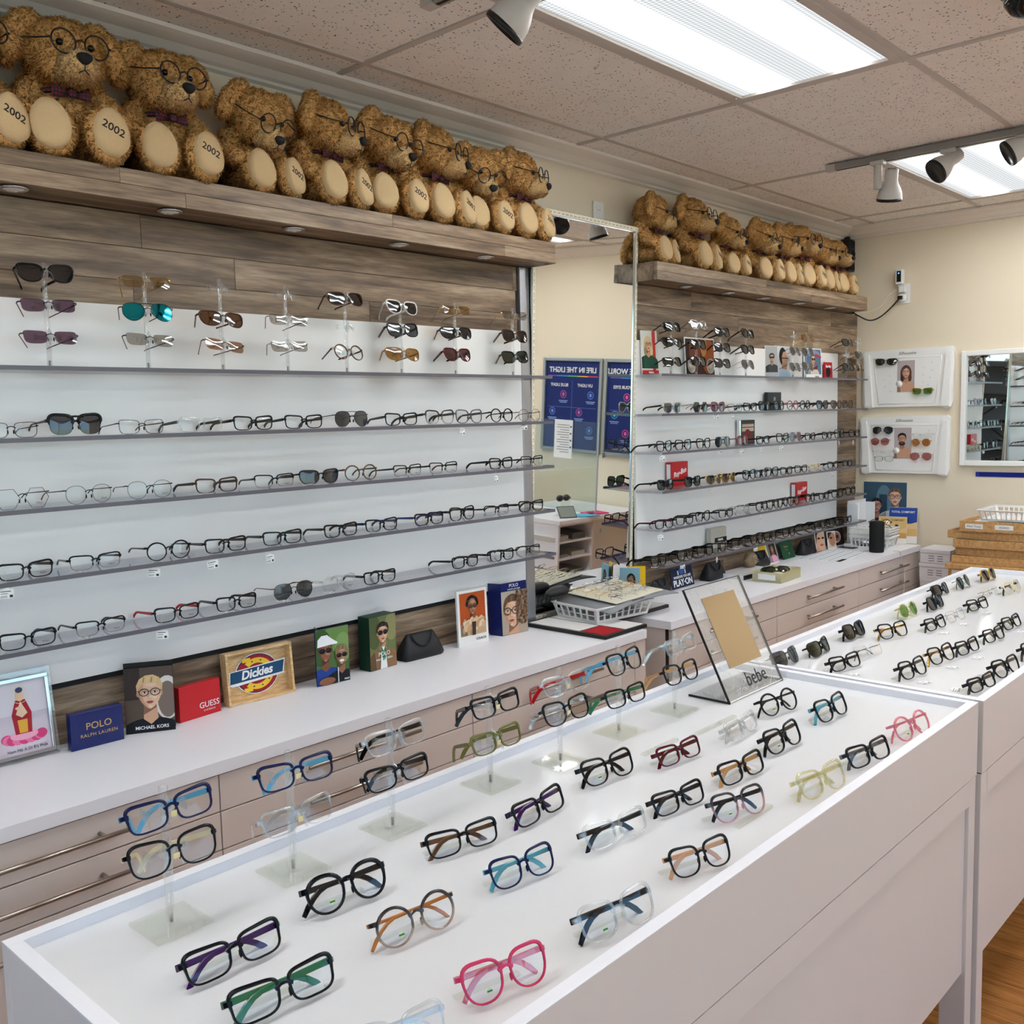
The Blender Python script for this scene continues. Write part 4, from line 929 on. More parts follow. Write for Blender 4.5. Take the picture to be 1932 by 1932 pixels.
def eyeglasses(shape, front, temple, lens, label, loc, rot=(0,0,0), fold=0, scale=1.0, group=None, flags='', fold2=None):
    sun = lens != 'clear'
    t = thing('sunglasses' if sun else 'eyeglasses', label, 'sunglasses' if sun else 'eyeglasses', loc, rot, group)
    if scale != 1: t.scale = (scale,)*3
    kind, lw, lh, rim, dep, style = SHAPES[shape]
    fr = obj('front_frame', front_mesh(shape, front), t)
    obj('lens', lens_mesh(shape, lens, -1), t); obj('lens', lens_mesh(shape, lens, 1), t)
    for s in (-1, 1):
        obj('temple', temple_mesh(shape, temple, s, fold if (s < 0 or fold2 is None) else fold2, front), t)
    xc = lw/2+.009; zc = lh/2+max(rim,.0005)
    if 'p' in flags: lettering('POLO' if 'm' not in flags else 'OPTIC', .0058, 'black_ink', t, (xc+.004, wrap_y(xc,.9)-.0022, zc-lh*.28), depth=.0001)
    if 's' in flags: obj('lens_sticker', sticker_mesh(), t, (-xc+.005, wrap_y(xc,.9)-.0018, zc-lh*.25))
    if 'T' in flags:      # tag lying flat beside the pair
        obj('price_tag', tag_mesh(0), t, (-xc-.012, -.004+random.uniform(-.002,.004), .0018), (-PI/2+.08, 0, random.uniform(-.6,.6)))
    if 'D' in flags:      # tag hanging over the shelf edge
        hx = -(xc+lw/2); ln = random.choice((.038,.046))
        obj('tag_string', string_mesh(ln), t, (hx+.004, -.017, lh*.75+.002))
        obj('price_tag', tag_mesh(0), t, (hx+.004, -.0175, lh*.75-ln-.0125), (0, random.uniform(-.15,.15), random.uniform(-.3,.3)))
    return t
ORD = ['first','second','third','fourth','fifth','sixth','seventh','eighth','ninth','tenth','eleventh','twelfth','thirteenth','fourteenth','fifteenth','sixteenth']
SHN_L = ['top','second','third','fourth','lowest']; SHN_R = ['top','second','third','fourth','fifth','lowest']
byshelf = {}
for r in SHELF_PAIRS: byshelf.setdefault((r[0], r[1]), []).append(r)
for (unit, s), lst in byshelf.items():
    zs = ZL if unit == 'L' else ZR
    lst.sort(key=lambda r: r[2], reverse=(unit == 'L'))       # count away from the tall mirror between the two displays
    for i, (_, _, x, yaw, sh, fr, te, le, fl) in enumerate(lst):
        where = (f"{SHN_L[s]} shelf, five-shelf display" if unit == 'L' else f"{SHN_R[s]} shelf, six-shelf display")
        lab = f"{describe(sh,fr,te,le)}, {ORD[i]} from mirror on {where}"
        yy = 2.462 if le == 'clear' or sh in ('brow',) else 2.464
        eyeglasses(sh, fr, te, le, lab, (x, yy, zs[s]+.0004), (math.radians(-3), 0, math.radians(yaw*.6)), fold=random.choice((0,3,6)), group='eyewear on acrylic wall shelves', flags=fl)

# acrylic towers
def nose_rest(parent, z, w=.030):
    m = MB()
    m.rect_sweep([(0,-.006,z-.018),(0,-.016,z-.004),(0,-.014,z+.010),(0,-.004,z+.016)], [.008,.006,.005,.004], [.0012]*4, up=(1,0,0))
    for s in (-1,1): m.rect_sweep([(0,-.012,z+.006),(s*.010,-.020,z-.006),(s*.014,-.022,z-.020)], [.0012]*3, [.006,.005,.003], up=(0,1,0))
    m.rect_sweep([(-w,.003,z-.004),(0,-.002,z-.006),(w,.003,z-.004)], [.0012]*3, [.005,.006,.005], up=(0,0,1))
    for s in (-1,1): m.box(s*w-.0012, s*w+.0012, -.006, .010, z-.012, z+.004)
    return m.build('nose_rest', 'acrylic', parent)
def tower(label, loc, tiers, base, group, h=None):
    t = thing('acrylic_stand', label, 'display stand', loc, group=group)
    bw, bd, bt = base
    MB().bbox(-bw, bw, -bd, bd, 0, bt, .001).build('base_plate', 'acrylic_tint', t)
    top = (h or max(z for z in tiers)+.022)
    p = MB(); p.lathe([(.0062,bt),(.0062,top),(.004,top+.002)], 12); p.build('post', 'acrylic', t)
    MB().lathe([(.0026,bt),(.0026,bt+.014)], 8).build('screw', 'steel', t)
    for z in tiers: nose_rest(t, z)
    return t
for unit in 'LR':
    tw = sorted([r for r in TOWERS if r[0] == unit], key=lambda r: r[1], reverse=(unit == 'L'))
    zs = 1.745 if unit == 'L' else 1.765
    for i, (_, x, tiers) in enumerate(tw):
        dn = 'five-shelf' if unit == 'L' else 'six-shelf'
        tower(f"clear acrylic three-tier stand, {ORD[i]} from mirror atop {dn} display", (x, 2.515, zs+.0004), [q[0] for q in tiers], (.04,.03,.003), 'acrylic stands on the top shelves')
        for j, q in enumerate(tiers):
            if q[1] is None: continue
            z, sh, fr, te, le = q; lh = SHAPES[sh][2]
            lab = f"{describe(sh,fr,te,le)} {('top','middle','lower')[j]} on {ORD[i]} stand from mirror, {dn} display"
            yaw = random.uniform(-6,6)
            eyeglasses(sh, fr, te, le, lab, (x, 2.492, zs+z-lh*.62), (math.radians(-17), math.radians(5 if (unit,i,j)==('L',5,2) else random.uniform(-2,2)), math.radians(yaw)), fold=random.choice((20,24,28)), group='eyewear on acrylic stands', flags=('T' if False else ''))
# acrylic stands on the table
sn = [None]*7
for i, (x, y, tiers, fl) in enumerate(TABLE_STANDS):
    t = tower(f"clear acrylic two-tier table stand, {ORD[6-i]} from the easel mirror", (x, y, .8845), [q[0]+.012 for q in tiers], (.043,.043,.005), 'acrylic stands on display table', h=max(q[0] for q in tiers)+.042)
    for j, (z, sh, fr, te) in enumerate(tiers):
        lh = SHAPES[sh][2]
        lab = f"{describe(sh,fr,te,'clear')} on {('upper','lower')[j]} tier of {ORD[6-i]} table stand from easel"
        g = eyeglasses(sh, fr, te, 'clear', lab, (x, y-.030, .9+z-lh*.62), (math.radians(-21), math.radians(random.uniform(-2,2)), math.radians(random.uniform(-5,4))), fold=random.choice((24,30)), fold2=random.choice((26,34)), group='eyeglasses on table stands')
        if fl: obj('price_sticker', CACHE.setdefault('ystk', MB().box(-.005,.005,-.0004,0,-.004,.004).mesh('price_sticker','sticker_yellow')), t, (.002, -.0235, z+.008), (0,0,0))
# loose pairs lying on the trays with folded temples, each on a small white rest
cnt = {}
for tab, x, y, yaw, wd_, sh, fr, te, le, fl in TABLE_PAIRS:
    d = describe(sh, fr, te, le); cnt.setdefault((tab, d), []).append((x, y))
rank = {1: sorted((r[1],r[2]) for r in TABLE_PAIRS if r[0] == 1), 2: sorted((r[1],r[2]) for r in TABLE_PAIRS if r[0] == 2)}
ORD2 = ORD+['seventeenth','eighteenth','nineteenth','twentieth','twenty-first','twenty-second','twenty-third','twenty-fourth']
for tab, x, y, yaw, wd_, sh, fr, te, le, fl in TABLE_PAIRS:
    d = describe(sh, fr, te, le); al = sorted(cnt[(tab,d)])
    where = 'in stand table tray' if tab == 1 else 'in far tray'
    if len(al) > 1: where += f", {ORD[al.index((x,y))]} such from {'free end' if tab == 1 else 'table seam'}"
    kind, lw, lh, rim, dep, style = SHAPES[sh]
    nat = 2*(lw+.009)+.0124; sc = max(.93, min(1.06, wd_/nat)) if tab == 1 else 1.0
    yw = max(-16, min(4, yaw)); tl = -26
    th = math.radians(-tl)
    z0 = .8855+.004
    eyeglasses(sh, fr, te, le, f"{d} {where}", (x, y-.008, z0), (math.radians(tl), 0, math.radians(yw)), fold=84, fold2=88, scale=sc, group='folded eyewear in the table trays', flags=fl.replace('T',''))
    r_ = MB(); r_.bbox(-.048,.048,-.005,.005,0,.0035,.0012)
    q = r_.build('acrylic_rest', 'acrylic_tint', None, (x+math.sin(math.radians(yw))*-.0, y+.035, .8842), (0,0,math.radians(yw)))
    tag(q, f"small clear bar behind {ORD2[rank[tab].index((x,y))]} pair from {'free end of stand table' if tab==1 else 'seam in far tray'}", 'display rest', 'acrylic rests in the trays')
    if 'T' in fl:
        g = obj('price_tag', tag_mesh(0), None, (x-.03, y-.035 if y > .8 else y+.055, .8852), (-PI/2, 0, random.uniform(-.5,.3)))
        tag(g, f"white price tag lying by {ORD2[rank[tab].index((x,y))]} pair from seam in far tray", 'price tag', 'loose price tags in the far tray')
for i, (xa, xb, y) in enumerate(((1.813,1.979,1.132),(1.629,1.756,1.148),(1.437,1.558,.82))):
    q = MB().bbox((xa-xb)/2,(xb-xa)/2,-.007,.007,0,.006,.002).build('acrylic_rest','acrylic_tint',None,((xa+xb)/2,y,.8842))
    tag(q, ('empty clear bar in front of the easel mirror','empty clear bar beside the easel mirror bar','empty clear bar by the wine-to-clear pair')[i], 'display rest', 'acrylic rests in the trays')

# ------------------------------------------------------------------ plush bears in round spectacles
def capsule(m, a, b, ra, rb, n=7):
    a, b = Vector(a), Vector(b)
    for i in range(n):
        q = i/(n-1); r = ra+(rb-ra)*q; m.ellip(a.lerp(b,q), (r,r,r), 12)
def remesh(mb, voxel, smooth=6):
    o = mb.build('tmp', 'fur_skin')
    r = o.modifiers.new('r','REMESH'); r.mode = 'VOXEL'; r.voxel_size = voxel
    s = o.modifiers.new('s','SMOOTH'); s.iterations = smooth; s.factor = .5
    dg = bpy.context.evaluated_depsgraph_get(); dg.update()
    me = bpy.data.meshes.new_from_object(o.evaluated_get(dg)); bpy.data.objects.remove(o)
    me.polygons.foreach_set('use_smooth', [True]*len(me.polygons)); return me
def fur_mesh(me, n, length, width, seed, mat, keep=None, comb=(0,0,-.35)):
    """short curved blades rooted all over a surface, shaded with the normal of the skin under them"""
    rs = np.random.RandomState(seed); me.calc_loop_triangles()
    V = np.empty(len(me.vertices)*3); me.vertices.foreach_get('co', V); V = V.reshape(-1,3)
    T = np.empty(len(me.loop_triangles)*3, int); me.loop_triangles.foreach_get('vertices', T); T = T.reshape(-1,3)
    A, B, C_ = V[T[:,0]], V[T[:,1]], V[T[:,2]]; nr = np.cross(B-A, C_-A); ar = np.linalg.norm(nr,axis=1)+1e-12
    pick = rs.choice(len(T), n, p=ar/ar.sum()); u, v = rs.rand(n), rs.rand(n); fl = u+v > 1; u[fl] = 1-u[fl]; v[fl] = 1-v[fl]
    P = A[pick]+(B-A)[pick]*u[:,None]+(C_-A)[pick]*v[:,None]; N = nr[pick]/ar[pick][:,None]
    if keep is not None: k = keep(P, N); P, N = P[k], N[k]
    n = len(P)
    # tufts: blades that share a cell lean the same way, which gives the curled pile
    ph = np.sin(P[:,0]*210+3*np.sin(P[:,2]*90))+np.cos(P[:,2]*190+P[:,1]*150); ph2 = np.sin(P[:,1]*230+P[:,2]*120+1.7)
    lean = np.stack([ph, ph2, np.cos(P[:,0]*170-P[:,1]*130)],1)*.42
    D = N+lean+rs.randn(n,3)*.22+np.array(comb); D /= np.linalg.norm(D,axis=1)[:,None]
    S = np.cross(D, rs.randn(n,3)); S /= np.linalg.norm(S,axis=1)[:,None]
    ln = length*(.6+.7*rs.rand(n))[:,None]; w = width
    b0, b1 = P-S*w/2-N*.001, P+S*w/2-N*.001
    mid = P+D*ln*.55; D2 = D+lean*.6+np.array([0,0,-.35]); D2 /= np.linalg.norm(D2,axis=1)[:,None]; tip = mid+D2*ln*.5
    m0, m1 = mid-S*w*.4, mid+S*w*.4
    co = np.stack([b0,b1,m1,m0,tip],1).reshape(-1,3); i = np.arange(n)*5
    faces = np.concatenate([np.stack([i,i+1,i+2,i+3],1).ravel().reshape(n,4), ],0)
    f = [tuple(q) for q in faces.tolist()]+[(a+3,a+2,a+4) for a in i.tolist()]
    fm = bpy.data.meshes.new('fur'); fm.from_pydata(co.tolist(), [], f); fm.materials.append(MAT(mat))
    fm.polygons.foreach_set('use_smooth', [True]*len(f)); fm.update()
    nn = np.repeat(N*.8+D*.35, 5, axis=0); nn /= np.linalg.norm(nn,axis=1)[:,None]
    fm.normals_split_custom_set_from_vertices(nn.tolist()); return fm
SOLE = [Matrix.Translation((s*.068,-.150,.072)) @ Matrix.Rotation(math.radians(s*11),4,'Z') @ Matrix.Rotation(math.radians(-12),4,'X') @ Matrix.Rotation(math.radians(s*6),4,'Y') for s in (-1,1)]
def bear_meshes(key, yaw, pitch, roll, seed):
    H = Matrix.Translation((0,-.012,.195)) @ Matrix.Rotation(yaw,4,'Z') @ Matrix.Rotation(pitch,4,'X') @ Matrix.Rotation(roll,4,'Y') @ Matrix.Translation((0,0,-.195))
    hp = lambda p: tuple(H @ Vector(p)); HR = H.to_3x3()
    m = MB()
    m.ellip((0,.002,.10),(.085,.066,.098),18); m.ellip((0,-.002,.155),(.068,.058,.07),16)
    m.ellip(hp((0,-.012,.268)),(.093,.086,.086),20,M=HR); m.ellip(hp((0,-.05,.245)),(.078,.058,.06),16,M=HR)
    for s in (-1,1):
        m.ellip(hp((s*.080,.0,.330)),(.040,.022,.034),12,M=HR); m.ellip(hp((s*.112,-.010,.300)),(.030,.024,.050),12,M=HR @ Matrix.Rotation(s*-.35,3,'Y'))
        m.ellip(hp((s*.124,-.020,.268)),(.028,.022,.036),12,M=HR)
        capsule(m, (s*.075,-.012,.182), (s*.112,-.06,.118), .034, .031); m.ellip((s*.108,-.082,.108),(.032,.034,.030),12)
        capsule(m, (s*.048,-.03,.052), (s*.064,-.105,.058), .05, .044)
        m.ellip(tuple(SOLE[(s+1)//2] @ Vector((0,.024,0))),(.056,.034,.070),16,M=SOLE[(s+1)//2].to_3x3())
    body = remesh(m, .0065, 5); body.materials.clear(); body.materials.append(MAT('fur_skin'))
    inv = [M.inverted() for M in SOLE]
    def keep(P, N):
        k = np.ones(len(P), bool)
        for M in inv:
            A = np.array(M); q = P@A[:3,:3].T+A[:3,3]
            k &= ~((q[:,1] < .006)&((q[:,0]/.044)**2+(q[:,2]/.059)**2 < 1))
        return k
    fur = fur_mesh(body, 34000, .0095, .0021, seed, 'fur', keep)
    mz = MB(); mz.ellip(hp((0,-.105,.236)),(.047,.052,.040),16,M=HR); mz.ellip(hp((0,-.09,.222)),(.05,.045,.032),14,M=HR)
    muz = remesh(mz, .006, 3); muz.materials.clear(); muz.materials.append(MAT('fur_muzzle'))
    mf = fur_mesh(muz, 6000, .005, .0016, seed+9, 'fur_light')
    T4 = lambda p, r, mt, nm: MB().ellip(hp(p), r, 12, M=HR).mesh(nm, mt)
    nose = MB(); bm = bmesh.new(); bmesh.ops.create_uvsphere(bm, u_segments=14, v_segments=9, radius=1)
    for p in bm.verts: c = p.co; p.co = Vector(hp((c.x*.018*(1+.35*c.z), -.156+c.y*.011, .247+c.z*.014)))
    nose.bm(bm, 0, True)
    mouth = MB(); mouth.tube([hp((0,-.157,.235)),hp((0,-.156,.222)),hp((-.012,-.149,.215))],.0014,6); mouth.tube([hp((0,-.156,.222)),hp((.012,-.149,.215))],.0014,6)
    sp = MB()
    cx, cy, cz, r = .038, -.128, .282, .0275
    for s in (-1,1):
        sp.tube([hp((s*cx+r*math.cos(a*PI/12), cy-.006*math.sin(a*PI/12)*-1, cz+r*math.sin(a*PI/12))) for a in range(25)], .0021, 6, caps=False)
        sp.tube([hp((s*(cx+r),cy,cz+.003)),hp((s*.085,-.075,.287)),hp((s*.104,-.02,.292))],.0019,6)
        sp.tube([hp((s*(cx+r)-s*.001,cy,cz+.003)),hp((s*(cx+r)+s*.006,cy+.004,cz+.003))],.0026,6)
    sp.tube([hp((-cx+r,cy,cz+.004)),hp((0,cy-.004,cz+.009)),hp((cx-r,cy,cz+.004))],.002,6)
    bow = MB()
    for s in (-1,1): bow.add([(s*.006,-.078,.172),(s*.042,-.084,.188),(s*.046,-.086,.152),(s*.006,-.078,.160),(s*.008,-.094,.166),(s*.037,-.097,.171)],[(0,1,5,4),(4,5,2,3),(1,2,5),(0,4,3)] if s>0 else [(4,5,1,0),(3,2,5,4),(5,2,1),(3,4,0)],0,True)
    bow.ellip((0,-.092,.166),(.011,.009,.012),10)
    bow.tube([(.072*math.cos(a*PI/12), .010+.072*math.sin(a*PI/12), .178-.012*math.sin(a*PI/12)*-1*0) for a in range(25)], .007, 6, caps=False)
    sole = []
    for M in SOLE:
        q = MB(); pts = [(.0435*math.cos(a*PI/14)*(1-.10*math.sin(a*PI/14)), .0595*math.sin(a*PI/14)) for a in range(28)]
        vs = [M @ Vector((x,-.0095,z)) for x,z in pts]+[M @ Vector((x*.7,-.0135,z*.7)) for x,z in pts]+[M @ Vector((x,.012,z)) for x,z in pts]
        k = 28; q.add(vs, [tuple(range(k,2*k))]+[(i,(i+1)%k,k+(i+1)%k,k+i) for i in range(k)]+[(2*k+i,2*k+(i+1)%k,(i+1)%k,i) for i in range(k)],0,True); sole.append(q.mesh('foot_pad','suede'))
    CACHE[key] = dict(body=body, fur=fur, muzzle=muz, mfur=mf, nose=nose.mesh('nose','nose'), mouth=mouth.mesh('mouth_stitch','nose'), sp=sp.mesh('spectacles','wire_black'), bow=bow.mesh('bow_tie','plaid'), sole=sole,
        eyes=[T4((s*.036,-.094,.285),(.0085,.0085,.0085),'eye','eye') for s in (-1,1)])
R_ = math.radians
bear_meshes('b0', R_(4), R_(8), 0, 1); bear_meshes('b1', R_(-4), R_(30), R_(3), 2); bear_meshes('b2', R_(20), R_(14), R_(-4), 3); bear_meshes('b3', R_(10), R_(20), R_(6), 4)
def bear(var, x, y, z, yaw, label, sc=1.0, group='plush bears on the soffits', lean=0):
    t = thing('plush_bear', label, 'teddy bear', (x,y,z), (R_(lean),0,R_(yaw)), group); t.scale = (sc,)*3; M = CACHE[var]
    b = obj('body', M['body'], t); tag(obj('fur', M['fur'], b), kind='stuff')
    mz = obj('muzzle', M['muzzle'], t); tag(obj('fur', M['mfur'], mz), kind='stuff')
    obj('nose', M['nose'], mz); obj('mouth_stitch', M['mouth'], mz)
    for e in M['eyes']: obj('eye', e, t)
    obj('spectacles', M['sp'], t); obj('bow_tie', M['bow'], t)
    for s in (0,1):
        p = obj('foot_pad', M['sole'][s], t)
        if s: 
            W = SOLE[1] @ Matrix.Translation((0,-.0138,.004)) @ Matrix.Rotation(PI/2,4,'X') @ Matrix.Rotation(R_(-18),4,'Z')
            l = obj('lettering', text_mesh('2002', .029, 'black_ink', bold=.0003), p); l.matrix_local = W
    return t
BL = [.885,1.15,1.41,1.69,1.935,2.18,2.40,2.625,2.83]; BR = [3.745,4.08,4.40,4.73,4.965,5.19,5.41,5.655]
VL = ['b0','b0','b0','b1','b2','b3','b2','b1','b2']; VR = ['b2','b0','b3','b3','b2','b0','b2','b0']
SL = [1.0,1.04,1.0,.93,.98,.97,1.0,.92,.96]; SR = [.9,.98,.86,.92,.95,1.0,.93,.92]
for i in range(9):
    bear(VL[i], BL[i], 2.607-.006*(i%3), 2.2525, (6,-9,-4,8,9,-5,7,-8,5)[i], f"plush bear in round spectacles, {ORD[8-i]} from the mirror above the five-shelf display", SL[i])
for i in range(8):
    bear(VR[i], BR[i], 2.607 if i != 4 else 2.62, 2.2525, (12,6,-4,-8,4,-6,6,-7)[i], f"plush bear in round spectacles, {ORD[i]} from the mirror above the six-shelf display", SR[i])

# things stored behind the bears and in the corners
t = MB().bbox(-.5,.5,-.006,0,0,.2,.002).build('sign_board','black_plastic',None,(1.25,2.688,2.2525),(R_(-1.5),0,0)); tag(t,'long black board leaning on the wall behind the bears','board')
t = thing('corner_speaker','black slim speaker in the corner behind the last bear','speaker',(6.035,2.655,2.44)); MB().bbox(-.04,.04,-.03,.03,0,.195,.004).build('cabinet','black_plastic',t); MB().bbox(-.036,.036,-.032,-.03,.01,.185,.001).build('grille','rubber',t); MB().bbox(-.012,.012,-.012,.033,.195,.215,.002).build('bracket','black_plastic',t)
t = thing('dome_camera','black dome camera on the ceiling beside the long light panel','camera',(2.93,.80,ZC)); MB().lathe([(.075,0),(.075,-.02),(.066,-.026)],24).build('base_ring','black_plastic',t); MB().lathe([(.064,-.024),(.06,-.05),(.044,-.072),(.02,-.084),(.002,-.086)],24).build('dome','eye',t)

# ------------------------------------------------------------------ printed pictures: flat colour shapes layered on a sheet (local x right, z up, seen from -y)
class Pic:
    def __init__(s, w, h, bg): s.w, s.h = w, h; s.mb = MB(); s.mats = []; s.k = 0; s.rect(0,0,w,h,bg)
    def mi(s, c):
        if c not in s.mats: s.mats.append(c)
        return s.mats.index(c)
    def poly(s, pts, c):
        s.k += 1; y = -.00006*s.k
        # clip to the sheet
        def clip(P, f):
            o = []
            for i in range(len(P)):
                a, b = P[i-1], P[i]; fa, fb = f(a), f(b)
                if (fa >= 0) != (fb >= 0): q = fa/(fa-fb); o.append((a[0]+(b[0]-a[0])*q, a[1]+(b[1]-a[1])*q))
                if fb >= 0: o.append(b)
            return o
        P = [tuple(p) for p in pts]
        for f in (lambda p: p[0], lambda p: s.w-p[0], lambda p: p[1], lambda p: s.h-p[1]):
            if P: P = clip(P, f)
        if len(P) < 3: return s
        ar = sum(P[i-1][0]*P[i][1]-P[i][0]*P[i-1][1] for i in range(len(P)))
        if ar < 0: P = P[::-1]
        s.mb.add([(x,y,z) for x,z in P], [tuple(range(len(P)))], s.mi(c)); return s
    def rect(s, x, z, w, h, c): return s.poly([(x,z),(x+w,z),(x+w,z+h),(x,z+h)], c)
    def ell(s, x, z, rx, rz, c, rot=0, n=22, a0=0, a1=2*PI):
        P = []
        for i in range(n): a = a0+(a1-a0)*i/(n if a1-a0 > 6.2 else n-1); u, v = rx*math.cos(a), rz*math.sin(a); P.append((x+u*math.cos(rot)-v*math.sin(rot), z+u*math.sin(rot)+v*math.cos(rot)))
        return s.poly(P, c)
    def ring(s, x, z, rx, rz, t, c, n=20):
        for i in range(n):
            a, b = 2*PI*i/n, 2*PI*(i+1)/n
            s.k -= (i > 0)
            s.poly([(x+rx*math.cos(a),z+rz*math.sin(a)),(x+rx*math.cos(b),z+rz*math.sin(b)),(x+(rx-t)*math.cos(b),z+(rz-t)*math.sin(b)),(x+(rx-t)*math.cos(a),z+(rz-t)*math.sin(a))], c)
        return s
    def build(s, parent, loc=(0,0,0), rot=(0,0,0), name='printed_picture'): return s.mb.build(name, s.mats, parent, loc, rot)
def mixc(a, b, t):
    A, B = [[int(c[i:i+2],16) for i in (1,3,5)] for c in (a,b)]
    return '#%02x%02x%02x' % tuple(int(round(x+(y-x)*t)) for x,y in zip(A,B))
def portrait(p, cx, cz, s, skin, hair, top, style='short', lens=None, frame='#101012', shade='#b98a70', turn=0.0, lips='#a8564e'):
    """head-and-shoulders: cz = middle of the face, s = face half height"""
    E = p.ell; t = turn*s; hi = mixc(skin,'#ffffff',.22); mid = mixc(skin,shade,.55); dk = mixc(shade,'#20100a',.35); hl = mixc(hair,'#ffffff',.16); hd = mixc(hair,'#000000',.3)
    A = [i*PI/24 for i in range(48)]
    ox = lambda a, k=1: cx+k*.70*s*math.cos(a)*(1 if math.sin(a) > 0 else 1-.36*(-math.sin(a))**1.7)
    oz = lambda a, k=1: cz+k*s*math.sin(a)
    if style == 'long': E(cx,cz-.15*s,1.0*s,1.45*s,hair); E(cx-.55*s,cz-.9*s,.42*s,.9*s,hd); E(cx+.6*s,cz-.9*s,.42*s,.9*s,hair)
    if style == 'curly':
        for q in range(13): E(cx+.72*s*math.cos(q*PI/12), cz+.32*s+.74*s*math.sin(q*PI/12), .34*s, .34*s, (hair,hd,hl)[q%3] if q%2 else hair)
    # shoulders
    p.poly([(cx-2.3*s,cz-3.6*s)]+[(cx+2.15*s*math.cos(PI-q*PI/16), cz-3.1*s+1.55*s*math.sin(q*PI/16)**.8) for q in range(17)]+[(cx+2.3*s,cz-3.6*s)], top)
    p.poly([(cx-2.2*s,cz-3.6*s),(cx-2.0*s,cz-2.4*s),(cx-1.1*s,cz-1.75*s),(cx-.9*s,cz-3.6*s)], mixc(top,'#000000',.28))
    p.poly([(cx-.42*s,cz-1.62*s),(cx-.36*s,cz-.55*s),(cx+.40*s,cz-.55*s),(cx+.46*s,cz-1.62*s),(cx+.02*s,cz-1.98*s)], mid)
    p.poly([(cx-.40*s,cz-1.35*s),(cx-.36*s,cz-.6*s),(cx+.38*s,cz-.6*s),(cx+.36*s,cz-.95*s),(cx-.05*s,cz-1.18*s)], dk)
    if style in ('short','swept'): E(cx,cz+.3*s,.79*s,.84*s,hd)
    for q in (-1,1): E(cx+q*.70*s,cz-.02*s,.10*s,.19*s,shade)
    p.poly([(ox(a),oz(a)) for a in A], skin)
    p.poly([(ox(a),oz(a)) for a in A if PI*.62 <= a <= PI*1.5]+[(cx-.1*s,cz-.86*s),(cx-.36*s,cz-.45*s),(cx-.44*s,cz+.05*s),(cx-.34*s,cz+.6*s)], mid)
    p.poly([(ox(a),oz(a)) for a in A if PI*.85 <= a <= PI*1.42]+[(cx-.42*s,cz-.55*s),(cx-.58*s,cz-.1*s)], shade)
    E(cx+.28*s+t*.5,cz-.22*s,.2*s,.17*s,hi); E(cx+.1*s,cz+.58*s,.32*s,.17*s,hi); E(cx+t+.02*s,cz-.84*s,.13*s,.08*s,hi)
    for q in (-1,1):
        x = cx+t+q*.31*s; E(x,cz+.10*s,.21*s,.13*s,mid)
        E(x,cz+.05*s,.13*s,.062*s,'#efe6de'); E(x+.01*s,cz+.055*s,.062*s,.062*s,'#3a2a1e'); E(x+.01*s,cz+.055*s,.03*s,.03*s,'#0c0a08')
        p.poly([(x-.16*s,cz+.05*s),(x-.06*s,cz+.125*s),(x+.08*s,cz+.125*s),(x+.16*s,cz+.055*s),(x+.07*s,cz+.10*s),(x-.05*s,cz+.10*s)], '#1e1410')
        p.poly([(x-.21*s,cz+.235*s),(x-.02*s,cz+.31*s),(x+.2*s,cz+.25*s),(x+.19*s,cz+.21*s),(x,cz+.255*s),(x-.19*s,cz+.195*s)], hd)
    p.poly([(cx+t-.09*s,cz+.14*s),(cx+t-.03*s,cz+.14*s),(cx+t-.05*s,cz-.26*s),(cx+t-.15*s,cz-.3*s)], mid); E(cx+t+.02*s,cz-.27*s,.07*s,.055*s,hi); p.poly([(cx+t-.14*s,cz-.33*s),(cx+t,cz-.37*s),(cx+t+.14*s,cz-.33*s),(cx+t,cz-.345*s)], dk)
    p.poly([(cx+t-.25*s,cz-.555*s),(cx+t-.07*s,cz-.485*s),(cx+t,cz-.505*s),(cx+t+.07*s,cz-.485*s),(cx+t+.25*s,cz-.555*s),(cx+t,cz-.575*s)], mixc(lips,'#000000',.18)); p.poly([(cx+t-.24*s,cz-.56*s),(cx+t,cz-.58*s),(cx+t+.24*s,cz-.56*s),(cx+t+.1*s,cz-.66*s),(cx+t-.1*s,cz-.66*s)], lips)
    if style == 'long':
        p.poly([(cx-.80*s,cz-.8*s),(cx-.84*s,cz+.45*s),(cx-.45*s,cz+1.0*s),(cx+.02*s,cz+1.12*s),(cx+.5*s,cz+1.0*s),(cx+.84*s,cz+.45*s),(cx+.82*s,cz-.8*s),(cx+.66*s,cz-.1*s),(cx+.56*s,cz+.45*s),(cx+.08*s,cz+.84*s),(cx-.42*s,cz+.52*s),(cx-.62*s,cz)], hair)
        p.poly([(cx+.1*s,cz+1.0*s),(cx+.6*s,cz+.7*s),(cx+.78*s,cz+.1*s),(cx+.72*s,cz+.1*s),(cx+.5*s,cz+.62*s)], hl); p.poly([(cx-.2*s,cz+1.0*s),(cx-.6*s,cz+.6*s),(cx-.76*s,cz),(cx-.7*s,cz),(cx-.5*s,cz+.6*s)], hl)
    elif style == 'cap':
        p.poly([(cx-.8*s,cz+.35*s)]+[(cx+.8*s*math.cos(PI-q*PI/12),cz+.4*s+.8*s*math.sin(q*PI/12)) for q in range(13)]+[(cx+.8*s,cz+.35*s)], top); p.poly([(cx-.85*s,cz+.4*s),(cx+1.25*s,cz+.2*s),(cx+1.2*s,cz+.42*s),(cx+.2*s,cz+.62*s)], mixc(top,'#000000',.2))
    elif style in ('short','swept'):
        k = 1.14 if style == 'swept' else 1.06
